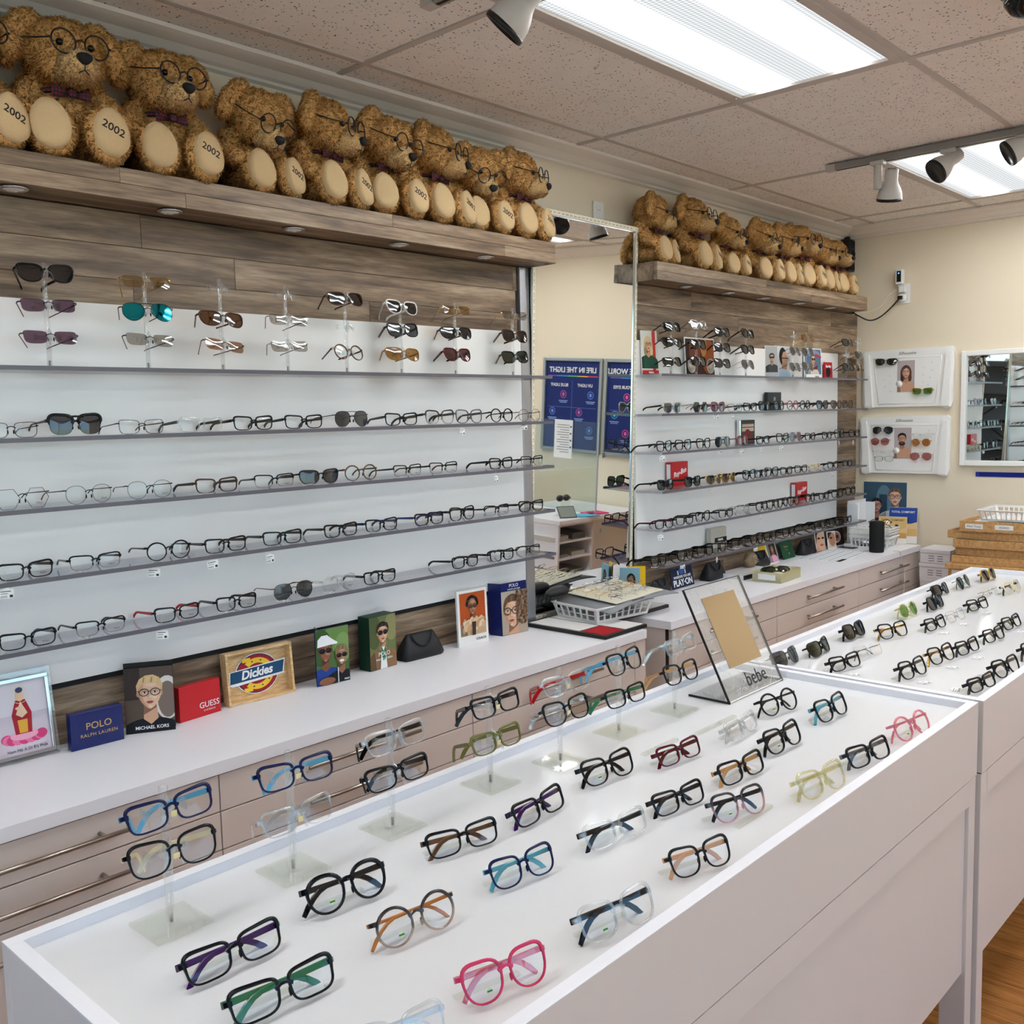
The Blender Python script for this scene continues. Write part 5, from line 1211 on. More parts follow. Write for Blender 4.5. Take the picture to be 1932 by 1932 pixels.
        p.poly([(cx-.74*s,cz+.02*s),(cx-.80*s,cz+.5*s),(cx-.60*s,cz+.92*s),(cx-.2*s,cz+k*s),(cx+.25*s,cz+k*1.01*s),(cx+.62*s,cz+.95*s),(cx+.80*s,cz+.5*s),(cx+.74*s,cz+.02*s),(cx+.64*s,cz+.36*s),(cx+.40*s,cz+.62*s),(cx-.05*s,cz+.66*s),(cx-.46*s,cz+.60*s),(cx-.65*s,cz+.34*s)], hair)
        for q in range(4): x = cx+(-.35+.24*q)*s; p.poly([(x-.06*s,cz+.68*s),(x+.02*s,cz+1.02*s),(x+.09*s,cz+1.0*s),(x+.02*s,cz+.68*s)], hl if q%2 else hd)
    if frame:
        for q in (-1,1):
            x = cx+t+q*.34*s
            if lens: E(x,cz+.06*s,.28*s,.23*s,lens); p.poly([(x-.2*s,cz+.1*s),(x+.05*s,cz+.24*s),(x+.12*s,cz+.22*s),(x-.16*s,cz+.04*s)], mixc(lens,'#ffffff',.2))
            p.ring(x,cz+.06*s,.31*s,.25*s,.05*s,frame)
        p.rect(cx+t-.06*s,cz+.1*s,.12*s,.045*s,frame); p.rect(cx+t-.72*s,cz+.12*s,.10*s,.045*s,frame); p.rect(cx+t+.62*s,cz+.12*s,.10*s,.045*s,frame)
def board(name, label, cat, loc, yaw, w, h, th, mat, lean=0, group=None):
    """upright card or block, origin at the middle of its bottom edge, picture side towards -y"""
    t = thing(name, label, cat, loc, (R_(-lean),0,R_(yaw)), group)
    MB().bbox(-w/2, w/2, 0, th, 0, h, min(.0012, th*.3)).build('panel', mat, t); return t
CT = .7574
# --- on the counter under the five-shelf display
t = thing('picture_frame', 'acrylic photo frame with silver border and a robed figure on lotus', 'picture frame', (.925,2.543,CT), (R_(-9),0,R_(-1)))
MB().bbox(-.082,.082,0,.004,0,.228,.001).build('acrylic_back','acrylic',t)
MB().bbox(-.082,.082,.0,.07,0,.004,.001).build('acrylic_foot','acrylic',t,(0,.004,0),(R_(9),0,0))
f = MB()
for a in ((-.072,.072,.012,.020),(-.072,.072,.202,.212)): f.bbox(a[0],a[1],-.006,0,a[2],a[3],.001)
for a in ((-.072,-.064),(.064,.072)): f.bbox(a[0],a[1],-.006,0,.020,.202,.001)
f.build('silver_border','chrome',t)
p = Pic(.128,.182,'#cfc3cc'); p.rect(0,.10,.128,.082,'#ddd6dc')
for i in range(9): p.ell(.064+.042*math.cos(PI+i*PI/8),.042+.012*math.sin(PI+i*PI/8)*.6,.014,.012,('#d8467a','#e87aa0')[i%2])
p.ell(.064,.046,.034,.012,'#f2a8c0'); p.poly([(.044,.05),(.040,.10),(.052,.135),(.076,.135),(.088,.10),(.084,.05)],'#a82430'); p.poly([(.054,.052),(.052,.085),(.076,.085),(.074,.052)],'#e0a840')
p.poly([(.050,.10),(.064,.132),(.078,.10),(.064,.09)],'#e8c8a8'); p.ell(.064,.146,.011,.014,'#e6c4a0'); p.ell(.064,.160,.009,.007,'#3a4468'); p.ring(.064,.148,.022,.022,.0012,'#e8d8a8'); p.ell(.058,.115,.008,.004,'#e6c4a0')
p.build(t,(-.064,-.0005,.020)); lettering('Nam Mô A Di Đà Phật',.0105,'black_ink',t,(.004,-.0018,.030),depth=.0001)
t = board('brand_block','navy blue block with gold lettering leaning against the photo card','display block',(1.094,2.513,CT),-2.5,.138,.097,.026,'navy_box')
lettering('POLO',.026,'gold_ink',t,(.004,-.0006,.057)); lettering('RALPH LAUREN',.0125,'gold_ink',t,(.004,-.0006,.034),space=1.15)
t = board('advert_card','photo card of blonde woman in round glasses between navy and red blocks','card',(1.238,2.508,CT),-30,.128,.178,.002,'black_plastic',lean=8)
p = Pic(.126,.176,'#5a4a40'); p.rect(.0,.09,.04,.086,'#3a2e28'); p.ell(.11,.09,.035,.06,'#d8d0c8'); p.ell(.11,.085,.026,.05,'#7a6a60')
portrait(p,.064,.106,.043,'#e2b898','#d8b680','#14141c','swept',None,'#1a2430','#c08e70'); p.build(t,(-.063,-.0002,.001)); lettering('MICHAEL KORS',.0125,'white_ink',t,(.004,-.006,.014),bold=.0002)
MB().bbox(-.064,.064,.03,.032,0,.19,.0005).build('back_panel','black_plastic',t,(0,0,0),(R_(8),0,0))
t = board('brand_block','glossy red block with white lettering beside the wooden tray','display block',(1.397,2.522,CT),6,.138,.100,.024,'red_box')
lettering('GUESS',.024,'white_ink',t,(.03,-.0006,.032)); lettering('EYEWEAR',.0065,'white_ink',t,(.03,-.0006,.016),space=1.5)
# shallow wooden tray with the workwear logo
t = thing('wooden_tray','pale wooden box tray with a red and blue horseshoe logo','tray',(1.61,2.535,CT),(R_(-5),0,R_(-2.5)))
W_, H_, D_ = .113,.158,.03
MB().bbox(-W_,W_,.022,.028,0,H_,.001).build('base_board','pine',t)
for nm, a in (('side_board',(-W_,-W_+.008,0,H_)),('side_board',(W_-.008,W_,0,H_)),('edge_board',(-W_+.008,W_-.008,0,.008)),('edge_board',(-W_+.008,W_-.008,H_-.008,H_))):
    MB().bbox(a[0],a[1],-.006,.022,a[2],a[3],.0008).build(nm,'pine',t)
def layer(pts, y, c, th=.001): MB().prism(pts, y-th, y).build('logo_piece', c, lg)
lg = tag(MB().prism([(.0745*math.cos(a*PI/20)*1.0,.062*math.sin(a*PI/20)+.079) for a in range(40)],.0185,.0215).build('logo','white_ink',t))
ring_ = lambda rx, rz, a0, a1, n=30: [(rx*math.cos(a0+(a1-a0)*i/n), .079+rz*math.sin(a0+(a1-a0)*i/n)) for i in range(n+1)]
layer(ring_(.0715,.0592,0,2*PI-.01),.0185,'#1c2c50'); layer(ring_(.0695,.0572,0,2*PI-.01),.0175,'#a02430')
hs_ = ring_(.056,.048,-2.35,2.35)+ring_(.038,.032,2.35,-2.35); layer(hs_,.0165,'#f2c838')
layer([(-.048,.028),(-.020,.028),(-.020,.040),(-.048,.040)],.0162,'#f2c838'); layer([(-.048,.118),(-.020,.118),(-.020,.130),(-.048,.130)],.0162,'#f2c838')
for i in range(7):
    a = -1.9+i*3.8/6; layer([(.047*math.cos(a)+.003*math.cos(b*PI/4),.079+.040*math.sin(a)+.0022*math.sin(b*PI/4)) for b in range(8)],.0152,'#1c2c50',.0004)
layer([(-.098,.058),(-.094,.098),(.098,.108),(.090,.066),(.098,.063),(-.086,.052)],.0155,'#f4f4f2'); layer([(-.094,.061),(-.090,.0955),(.093,.1045),(.085,.068)],.0142,'#1d4a6e')
lettering('Dickies',.036,'white_ink',t,(-.004,.0128,.082),(PI/2,R_(-2.6),0),shear=.25,bold=.0011,depth=.0005)
t = board('advert_card','folded photo card of two laughing people in sunglasses','card',(1.855,2.505,CT),-4,.124,.182,.003,'navy_box')
p = Pic(.122,.180,'#4a6a38'); p.ell(.09,.15,.06,.05,'#6a8a4a'); p.ell(.02,.12,.04,.06,'#3a5a2a'); p.ell(.10,.11,.03,.05,'#7a9a5a')
portrait(p,.034,.108,.034,'#8a5c40','#2a1c14','#22408c','bald','#16161a','#0c0c0e','#6a4430'); p.poly([(.004,.124),(.006,.148),(.020,.160),(.042,.160),(.058,.146),(.080,.131),(.076,.127),(.045,.127)],'#f0f0f2')
portrait(p,.092,.086,.030,'#a87a58','#8a7050','#1a1c22','swept','#16161a','#0c0c0e','#7e5840'); p.ell(.092,.0695,.009,.0045,'#f6f0ea'); p.rect(.075,0,.003,.05,'#f0f0f0'); p.ell(.035,.012,.03,.012,'#8a5c40')
p.build(t,(-.061,-.0003,.001)); lettering('POLO',.007,'white_ink',t,(.048,-.005,.008),bold=.0003)
MB().bbox(-.001,.001,.0,.05,0,.182,.0004).build('folded_wing','navy_box',t,(-.05,.003,0),(0,0,R_(-20)))
t = thing('advert_box','dark green box printed with man in tweed jacket and sunglasses','box',(2.076,2.52,CT),(0,0,R_(3)))
MB().bbox(-.06,.06,0,.055,0,.182,.001).build('box_body','#0e3324',t)
p = Pic(.119,.180,'#6a7448'); p.ell(.02,.13,.03,.06,'#4e5a34'); p.ell(.10,.14,.03,.05,'#8a8a5c')
portrait(p,.058,.122,.034,'#d8a888','#2c2018','#8a6a48','short','#16161a','#0c0c0e','#b08060'); p.poly([(.05,.075),(.066,.075),(.074,.0),(.042,.0)],'#e8ecec'); p.poly([(.046,.085),(.058,.06),(.070,.085),(.066,.03),(.054,.028)],'#1c7a50')
p.build(t,(-.0595,-.0003,.001)); lettering('POLO',.020,'white_ink',t,(0,-.005,.052)); lettering('RALPH LAUREN',.0098,'white_ink',t,(0,-.005,.035),space=1.1)
def pouch(loc, yaw, sc, label, group='black handbag-shaped cases'):
    t = thing('handbag_case', label, 'case', loc, (0,0,R_(yaw)), group); t.scale = (sc,)*3
    m = MB(); n = 12; prof = [(-.085,0),(-.088,.012),(-.062,.082),(-.058,.088),(.058,.088),(.062,.082),(.088,.012),(.085,0)]
    wid = [.032,.034,.010,.004,.004,.010,.034,.032]
    rows = [(0,.085,.032),(.010,.089,.035),(.03,.082,.031),(.055,.073,.021),(.08,.063,.008),(.088,.058,.003)]
    vs = []
    for z, hx, hy in rows: vs += [(-hx,-hy*.8,z),(-hx*.8,-hy,z),(hx*.8,-hy,z),(hx,-hy*.8,z),(hx,hy*.8,z),(hx*.8,hy,z),(-hx*.8,hy,z),(-hx,hy*.8,z)]
    fs = [(i*8+j,i*8+(j+1)%8,(i+1)*8+(j+1)%8,(i+1)*8+j) for i in range(len(rows)-1) for j in range(8)]+[tuple(range(8))[::-1],tuple(range(40,48))]
    m.add(vs, fs, 0, True); m.build('case_body','black_leather',t)
    h = MB(); h.tube([(.045*math.cos(a*PI/10), -.012-.018*math.sin(a*PI/10), .078-.05*math.sin(a*PI/10)*.9+.012) for a in range(11)], .0032, 8); h.build('handle','black_leather',t)
    MB().box(-.06,.06,-.0125,-.0105,.066,.070).build('flap_edge','black_plastic',t)
pouch((2.262,2.545,CT),-2,1.0,'black handbag-shaped glasses case standing between two photo cards')
t = board('advert_card','white-bordered photo card of woman in fur collar on orange','card',(2.505,2.515,CT),-4,.146,.206,.010,'white_plastic',lean=2)
p = Pic(.124,.158,'#b4501e'); portrait(p,.06,.106,.030,'#a8704c','#171212','#c8a884','curly','#5a3a30','#141012','#7e5034')
for i in range(70): p.ell(.014+.096*((i*.618)%1),.022+.036*((i*.37)%1),.006,.013,('#d8b894','#c09a72','#e6cdae','#cfae88')[i%4],rot=.5*math.sin(i*1.7))
p.poly([(.05,.05),(.07,.05),(.066,.0),(.05,.0)],'#3a2a22'); p.build(t,(-.062,-.0003,.038)); lettering('COACH',.012,'black_ink',t,(.036,-.0004,.020),bold=.0004,space=1.2)
t = thing('advert_card','navy-topped folded photo card of curly-haired man beside the mirror','card',(2.732,2.515,CT),(R_(-2),0,R_(-6)))
MB().bbox(-.066,.066,0,.002,0,.202,.0005).build('panel','navy_box',t); MB().bbox(-.001,.001,0,.06,0,.202,.0004).build('folded_wing','navy_box',t,(-.066,.002,0),(0,0,R_(14)))
p = Pic(.131,.168,'#a89a88'); p.ell(.05,.13,.08,.05,'#b8ac9c'); portrait(p,.056,.088,.060,'#dcb090','#6a4a34','#1c2a40','short',None,'#14161c','#b88a6c',turn=-.14)
for i in range(60): p.ell(.100+.024*math.sin(i*2.4),.038+i*.0022,.0075,.005,('#7a5a40','#4e3422','#8a6848','#5f4430')[i%4],rot=i*.9)
p.build(t,(-.0655,-.0003,.001)); lettering('POLO',.018,'white_ink',t,(0,-.0008,.189)); lettering('RALPH LAUREN',.0085,'white_ink',t,(0,-.0008,.175),space=1.1)
# --- on the counter under the six-shelf display
pouch((3.745,2.535,CT),5,.8,'black handbag case beside yellow booklets')
t = board('advert_card','dark card reading play on, leaning between two black cases','card',(3.955,2.535,CT),2,.20,.098,.004,'#12203c',lean=12)
p = Pic(.198,.096,'#14233f'); p.ell(.10,.078,.022,.017,'#2e5aa8'); p.rect(.062,.062,.01,.02,'#d8d8d8'); p.rect(.128,.062,.01,.02,'#d8d8d8'); p.build(t,(-.099,-.0003,.001))
lettering('WHEREVER YOU ARE',.0165,'white_ink',t,(0,-.0008,.052),bold=.0003); lettering('PLAY·ON',.042,'white_ink',t,(0,-.0008,.024),bold=.0012)
pouch((4.235,2.545,CT),3,1.0,'black handbag case between dark card and wood ledge')
pouch((4.71,2.55,CT),0,.95,'black handbag case behind the inscribed stone')
pouch((5.27,2.55,CT),2,1.0,'black handbag case between green card and white cards')
t = thing('sign_ledge','low white ledge with black border and name strip','display ledge',(4.44,2.475,CT),(0,0,0))
MB().bbox(-.16,.16,-.075,.075,0,.022,.001).build('ledge_top','white_gloss',t); MB().bbox(-.16,.16,-.082,-.0755,0,.0225,.001).build('front_border','black_plastic',t)
MB().box(-.02,.15,-.0832,-.082,.004,.019).build('name_strip','paper',t); lettering('MOSCOT',.012,'black_ink',t,(.03,-.0835,.0115),bold=.0003)
t = thing('stone','brown pebble with pale engraved lines on the white ledge','stone',(4.55,2.51,CT+.0222))
bm = bmesh.new(); bmesh.ops.create_icosphere(bm, subdivisions=3, radius=1)
for v in bm.verts: c = v.co; k = 1+.06*math.sin(c.x*5+1)*math.cos(c.z*4); v.co = Vector((c.x*.05*k*(1-.18*c.z), c.y*.03*k, max(-.92,c.z)*.042*k+.0385))
MB().bm(bm,0,True).build('pebble','stone',t)
g = MB()
for i in range(4): g.tube([(-.026+.006*i+q*.008, -.0295-.0015*math.cos(q*1.2), .060-i*.011+.003*math.sin(q*2.3+i)) for q in range(6)], .0011, 5)
g.build('engraving','#d8ccb0',t)
t = board('advert_card','white card of woman in pink with yellow spine','card',(4.855,2.53,CT),2,.115,.118,.002,'paper',lean=16)
p = Pic(.10,.104,'#26221e'); portrait(p,.056,.070,.019,'#c08a6a','#7a4a2e','#e8a4c0','long',None,None,'#9a6a50'); p.rect(.0,0,.018,.104,'#8a8478'); p.build(t,(-.05,-.0003,.007))
MB().bbox(-.001,.001,0,.05,0,.118,.0003).build('yellow_wing','#f2c21c',t,(-.0575,.001,0),(0,0,R_(40)))
t = board('advert_card','deep green card with gold lettering beside the woman in pink','card',(5.06,2.545,CT),0,.14,.105,.002,'#12482e',lean=18)
lettering('Bolon',.020,'gold_ink',t,(-.01,-.0006,.070)); lettering('EYEWEAR',.008,'gold_ink',t,(-.01,-.0006,.052)); g = MB().lathe([(.007,0),(.007,.0006)],14,mat=Matrix.Translation((.01,0,.028)) @ Matrix.Rotation(PI/2,4,'X')); g.build('seal','gold_ink',t)
t = board('advert_card','white double card with close-up faces beside the handbag case','card',(5.43,2.53,CT),-10,.09,.112,.002,'paper',lean=10)
p = Pic(.082,.104,'#c89878'); p.ell(.05,.06,.05,.06,'#d8ac8c'); p.ell(.03,.07,.014,.006,'#2a2018'); p.ell(.07,.07,.014,.006,'#2a2018'); p.ell(.052,.03,.018,.007,'#b05a54'); p.poly([(0,.104),(0,.03),(.014,.09),(.03,.104)],'#2a1c14'); p.build(t,(-.041,-.0003,.004))
t = board('advert_card','small white card with cropped face leaning by the dark card','card',(5.545,2.515,CT),-14,.075,.105,.002,'paper',lean=8)
p = Pic(.066,.095,'#d8c0b0'); p.ell(.04,.05,.03,.04,'#b07a5c'); p.ell(.03,.06,.012,.006,'#2a1c18'); p.poly([(0,.095),(0,.05),(.04,.095)],'#3a2418'); p.build(t,(-.033,-.0003,.005))
t = board('advert_card','black card with framed eye picture under the lowest shelf end','card',(5.70,2.55,CT),-6,.16,.108,.003,'black_plastic',lean=10)
p = Pic(.13,.09,'#3a2420'); p.ell(.055,.045,.05,.036,'#e8e0dc'); p.ell(.06,.045,.034,.028,'#b07060'); p.ell(.064,.046,.012,.012,'#2a1a18'); p.build(t,(-.06,-.0004,.008))
t = thing('lens_demo_stand','white lens demonstrator on a dark base','demo stand',(5.70,2.45,CT),(0,0,R_(-6)))
MB().bbox(-.10,.09,-.05,.05,0,.004,.001).build('base_sheet','#2c2c30',t); MB().bbox(-.06,.05,-.02,.035,.004,.022,.003).build('tray_block','white_plastic',t)
t = thing('white_acrylic_stand','tall white acrylic leaflet stand beside the far wall','stand',(5.86,2.50,CT),(0,0,R_(-4)))
MB().bbox(-.11,.11,.0,.008,0,.27,.001).build('back_sheet','white_gloss',t); MB().bbox(-.112,-.108,-.06,.008,0,.25,.0005).build('side_sheet','white_gloss',t); MB().bbox(.108,.112,-.06,.008,0,.25,.0005).build('side_sheet','white_gloss',t)
MB().bbox(-.02,.02,-.003,-.0004,.03,.25,.0005).build('leaflet','paper',t)
t = thing('price_sheet','laminated chart of pale rows lying on the counter','sheet',(5.28,2.41,CT),(0,0,R_(4)))
MB().bbox(-.22,.22,-.14,.14,0,.0012,.0003).build('sheet','paper',t)
c = MB(); cols = ['#3a6ea8','#c8d8e8','#c05a30','#d8d8d8','#8a9ab0']
for i in range(9): c.box(-.20,.20,-.125+i*.027,-.125+i*.027+.008,.0012,.0014,i%2)
c.box(.02,.2,.10,.128,.0014,.0016,2); c.box(-.21,-.10,-.135,-.11,.0014,.0016,3); c.build('printed_rows',['#9ab4d0','#d0d6de','#b8562e','#202428'],t)
t = thing('clear_case','open clear yellowish box holding a folded pair of sunglasses','case',(4.405,2.285,CT),(0,0,R_(3)))
b = MB(); a = (.115,.075,.05)
b.box(-a[0],a[0],-a[1],a[1],0,.003); b.box(-a[0],a[0],-a[1],-a[1]+.003,.003,a[2]); b.box(-a[0],a[0],a[1]-.003,a[1],.003,a[2]); b.box(-a[0],-a[0]+.003,-a[1]+.003,a[1]-.003,.003,a[2]); b.box(a[0]-.003,a[0],-a[1]+.003,a[1]-.003,.003,a[2])
b.build('case_body','clear_plastic_box',t); MB().box(-a[0]-.001,-a[0],-.045,.045,.012,.04).build('paper_label','paper',t); MB().bbox(-.10,.10,-.062,.062,.004,.034,.004).build('cushion','ivory',t)
eyeglasses('sunrect','black','black','green','black wraparound sunglasses resting in the clear yellowish box',(4.40,2.275,CT+.036),(R_(-55),0,R_(-40)),fold=84,fold2=88)
# booklets by the mirror
for i, (x,y,yw,c,lab) in enumerate(((3.582,2.548,-46,'#f2c21c','yellow booklet standing beside the mirror frame'),(3.535,2.556,-58,'#8fb8c4','pale blue booklet with portrait behind the yellow one'))):
    t = thing('booklet',lab,'booklet',(x,y,CT+.0165),(0,0,R_(yw)))
    if i == 0: MB().bbox(-.042,.042,0,.0015,0,.132,.0004).build('cover',c,t); MB().bbox(-.042,.042,.004,.0055,0,.132,.0004).build('back_cover',c,t); MB().bbox(-.040,.042,.0018,.0038,.001,.131,.0004).build('pages','paper',t)
    else:
        for k in range(3): MB().bbox(-.04,.05,k*.006,k*.006+.001,0,.13,.0003).build('page','paper' if k%2 else c,t)
        p = Pic(.09,.13,'#86aeb8'); portrait(p,.05,.08,.02,'#7a5038','#1a1210','#2a2226','long',None,None,'#5a3826'); p.build(t,(-.04,-.0004,0))
# flat sample boards, basket with frame board, bridging the two counters in front of the mirror
t = thing('sample_board','black-edged board of white and red felt squares under the basket','sample board',(3.10,2.37,CT))
for (x0,x1,y0,y1) in ((-.25,.02,-.20,.20),(.022,.40,-.05,.20)):
    MB().bbox(x0,x1,y0,y1,0,.014,.002).build('board_frame','black_plastic',t)
for nm,c,(x0,x1,y0,y1) in (('felt_panel','red_felt',(-.238,-.118,-.188,-.075)),('white_panel','white_plastic',(-.238,-.118,-.065,.188)),('white_panel','white_plastic',(-.108,.01,-.188,.188)),('white_panel','white_plastic',(.034,.20,-.04,.188)),('white_panel','white_plastic',(.21,.388,-.04,.188))):
    MB().bbox(x0,x1,y0,y1,.0142,.0155,.0004).build(nm,c,t)
def basket(loc, rz, lx, ly, h, label, group, nx=12, rows=2, flare=1.12, lower=None):
    t = thing('plastic_basket',label,'basket',loc,(0,0,rz),group)
    MB().bbox(-lx,lx,-ly,ly,0,.003,.001).build('basket_floor','white_plastic',t)
    def side(pa, pb, qa, qb, n, name):
        """wall between bottom edge pa-pb and top edge qa-qb with rows of open slots"""
        m = MB(); pa,pb,qa,qb = map(Vector,(pa,pb,qa,qb))
        pt = lambda u,v: (pa.lerp(pb,u)).lerp(qa.lerp(qb,u),v)
        out = (pb-pa).cross(qa-pa).normalized()*.0018
        us = [0,.05]; 
        for i in range(n): us += [.05+.9*(i+.28)/n, .05+.9*(i+1)/n]
        us += [1]; vb = [0,.14]
        for r in range(rows): vb += [.14+.68*(r+.86)/rows, .14+.68*(r+1)/rows]
        vb += [1]
        def slab(u0,u1,v0,v1):
            c = [pt(u0,v0),pt(u1,v0),pt(u1,v1),pt(u0,v1)]; v = c+[p-out for p in c]
            m.add(v,[(0,1,2,3),(7,6,5,4),(0,4,5,1),(1,5,6,2),(2,6,7,3),(3,7,4,0)])
        slab(0,1,0,.14); slab(0,1,.82,1)
        for r in range(rows-1): slab(0,1,.14+.68*(r+.86)/rows,.14+.68*(r+1)/rows)
        slab(0,.05,.14,.82); slab(.95,1,.14,.82)
        for i in range(n-1): slab(.05+.9*(i+.72)/n, .05+.9*(i+1)/n, .14,.82)
        m.build(name,'white_plastic',t)
    k = flare; z0 = .003
    side((-lx,-ly,z0),(lx,-ly,z0),(-lx*k,-ly*k,h),(lx*k,-ly*k,h),nx,'slotted_side'); side((lx,ly,z0),(-lx,ly,z0),(lx*k,ly*k,h),(-lx*k,ly*k,h),nx,'slotted_side')
    ny = max(3,int(nx*ly/lx)); side((lx,-ly,z0),(lx,ly,z0),(lx*k,-ly*k,h),(lx*k,ly*k,h),ny,'slotted_side'); side((-lx,ly,z0),(-lx,-ly,z0),(-lx*k,ly*k,h),(-lx*k,-ly*k,h),ny,'slotted_side')
    r = MB(); a,b = lx*k+.004, ly*k+.004
    for q in ((-a,a,b-.008,b),(-a,a,-b,-b+.008)): r.bbox(q[0],q[1],q[2],q[3],h-.005,h+.001,.001)
    for q in ((-a,-a+.008),(a-.008,a)): r.bbox(q[0],q[1],-b+.008,b-.008,h-.005,h+.001,.001)
    r.build('rim','white_plastic',t); return t
basket((3.155,2.415,CT+.016), R_(-8), .145, .115, .062, 'white slotted basket under the sloping frame board by the mirror', 'white slotted plastic baskets', nx=8)
t = thing('frame_board','grey sloping board crowded with thin gold and silver frames','frame board',(3.235,2.41,CT+.088),(R_(3),R_(-3),R_(-4)))
b = MB(); n = 12; tp = []
for i in range(n+1): u = -1+2*i/n; tp.append((u*.215, .012-.018*u*u))
vs = [(x,-.165,z) for x,z in tp]+[(x,.165,z) for x,z in tp]+[(x,-.165,z-.004) for x,z in tp]+[(x,.165,z-.004) for x,z in tp]; k = n+1
fs = [(i,i+1,k+i+1,k+i) for i in range(n)]+[(2*k+i,3*k+i,3*k+i+1,2*k+i+1) for i in range(n)]+[(i,2*k+i,2*k+i+1,i+1) for i in range(n)]+[(k+i,k+i+1,3*k+i+1,3*k+i) for i in range(n)]+[(0,k,3*k,2*k),(n,2*k+n,3*k+n,k+n)]
b.add(vs,fs,0,True); b.build('board','#8c8c8e',t); MB().bbox(-.15,.15,-.135,.135,.0125,.0155,.001).build('ivory_inset','ivory',t); lettering('SERENGETI',.016,'black_ink',t,(-.03,-.15,.0135),(0,0,0))
for i in range(4):
    for j in range(4):
        sh = random.choice(('rimless','metalround','rectthin')); c = random.choice(('gold','silver','gold','black'))
        q = eyeglasses(sh,c,c,'clear',f"{CNAME[c]} {SNAME[sh]} frame pinned on the grey sloping board",(0,0,0),(R_(-78),0,0),fold=86,scale=.6,group='small frames pinned on the sloping board')
        q.location = Vector((3.235,2.41,CT+.088))+Vector((-.118+i*.079+random.uniform(-.006,.006), -.11+j*.066, .034+.0034*(j-1.5)+.0032*(i-2))); q.rotation_euler = (R_(-70),R_(random.uniform(-8,8)),R_(-6+random.uniform(-10,10)))
t = thing('glasses_case','black moulded glasses case lying at the mirror','case',(3.05,2.565,CT+.102),(0,0,R_(4)))
bm = bmesh.new(); bmesh.ops.create_uvsphere(bm,u_segments=18,v_segments=10,radius=1)
for v in bm.verts: v.co = Vector((v.co.x*.075*(1-.1*v.co.x), v.co.y*.03, max(-.35,v.co.z)*.026+.008))
MB().bm(bm,0,True).build('shell','black_leather',t); MB().bbox(-.06,.06,-.0305,-.029,.004,.006,.0004).build('seam','black_plastic',t)
# speaker, basket stack, leaflets at the far end
t = thing('speaker','black fabric cylinder speaker standing before the stacked baskets','speaker',(5.55,2.25,CT))
MB().lathe([(.038,0),(.0405,.004),(.0415,.02),(.0415,.168),(.040,.176),(.034,.179)],28).build('grille','rubber',t); MB().lathe([(.0335,.179),(.0335,.1805),(.001,.181)],24).build('top_plate','black_plastic',t)
for i in range(4): basket((5.73,2.34,CT+.0+ (0 if i==0 else .030+.014*i)), R_(-88), .105,.075,.072 if i==0 else .05, ('white slotted basket at the bottom of the stack behind the speaker','second white basket of the stack behind the speaker','third white basket of the stack behind the speaker','topmost white basket of the stack behind the speaker')[i], 'white slotted plastic baskets', nx=9, rows=1)
eyeglasses('round','tort','tort','clear','tortoiseshell round glasses lying on the topmost stacked basket',(5.72,2.30,CT+.125),(R_(-30),0,R_(-70)),fold=84,fold2=88)
for i,(x,y,h,lab,cc) in enumerate(((5.99,2.27,.22,'tall blue and sand leaflet about comfort against the far wall',('#2a4a9a','#d8b070')),(5.945,2.315,.165,'shorter sand-coloured leaflet in front of the tall one',('#d8b878','#c89a58')))):
    t = board('leaflet',lab,'leaflet',(x,y,CT),-80,.165,h,.0025,'paper',lean=5)
    p = Pic(.163,h-.002,cc[1]); p.rect(0,h*.55,.163,h*.45,cc[0]); p.poly([(0,h*.5),(.06,h*.62),(.11,h*.52),(.163,h*.6),(.163,h*.4),(0,h*.4)],'#e0c088'); p.poly([(.09,h*.62),(.1,h*.72),(.112,h*.7),(.118,h*.6)],'#3a3430')
    p.poly([(0,0),(.163,0),(.163,h*.2),(0,h*.2)],'#f0ece4'); p.build(t,(-.0815,-.0003,.001)); lettering('TOTAL COMFORT',.0165,'white_ink' if i==0 else '#8a6a3a',t,(0,-.0008-.0004,h*.87),bold=.0003)
t = thing('charger_cable','thin white cable hanging down the drawer fronts by the speaker','cable',(5.62,2.15,CT))
MB().tube(smooth_path([(0,.03,.004),(0,-.004,.004),(.004,-.012,-.02),(.03,-.022,-.10),(.03,-.026,-.2),(-.01,-.026,-.3),(-.02,-.026,-.4)]),.0022,6).build('cord','cord_white',t)

# ------------------------------------------------------------------ boxes and cards on the wall shelves
def shelf_card(label, x, shelf, w, h, mat, draw, yaw=0, y=2.565, th=.003, name='advert_card', unit='R'):
    z = (ZR if unit == 'R' else ZL)[shelf]
    t = board(name, label, 'card' if name == 'advert_card' else 'box', (x,y,z+.0003), yaw, w, h, th, mat, lean=3 if th < .01 else 0)
    if draw: draw(t, w, h)
    return t
def d1(t,w,h):
    p = Pic(w-.002,h-.002,'#d8d4cc'); p.rect(w*.66,0,w*.2,h,'#c83a3a'); portrait(p,w*.42,h*.68,h*.15,'#d8a888','#d8c08c','#1e4a38','long',None,'#2a2a2c','#b88868'); p.rect(0,0,w,h*.1,'#c02828'); p.build(t,(-w/2+.001,-.0003,.001)); lettering('FENDI',.012,'white_ink',t,(0,-.006,h*.05),bold=.0004)
shelf_card('tall photo card of blonde woman in green beside the mirror frame',3.735,0,.11,.20,'paper',d1,-8)
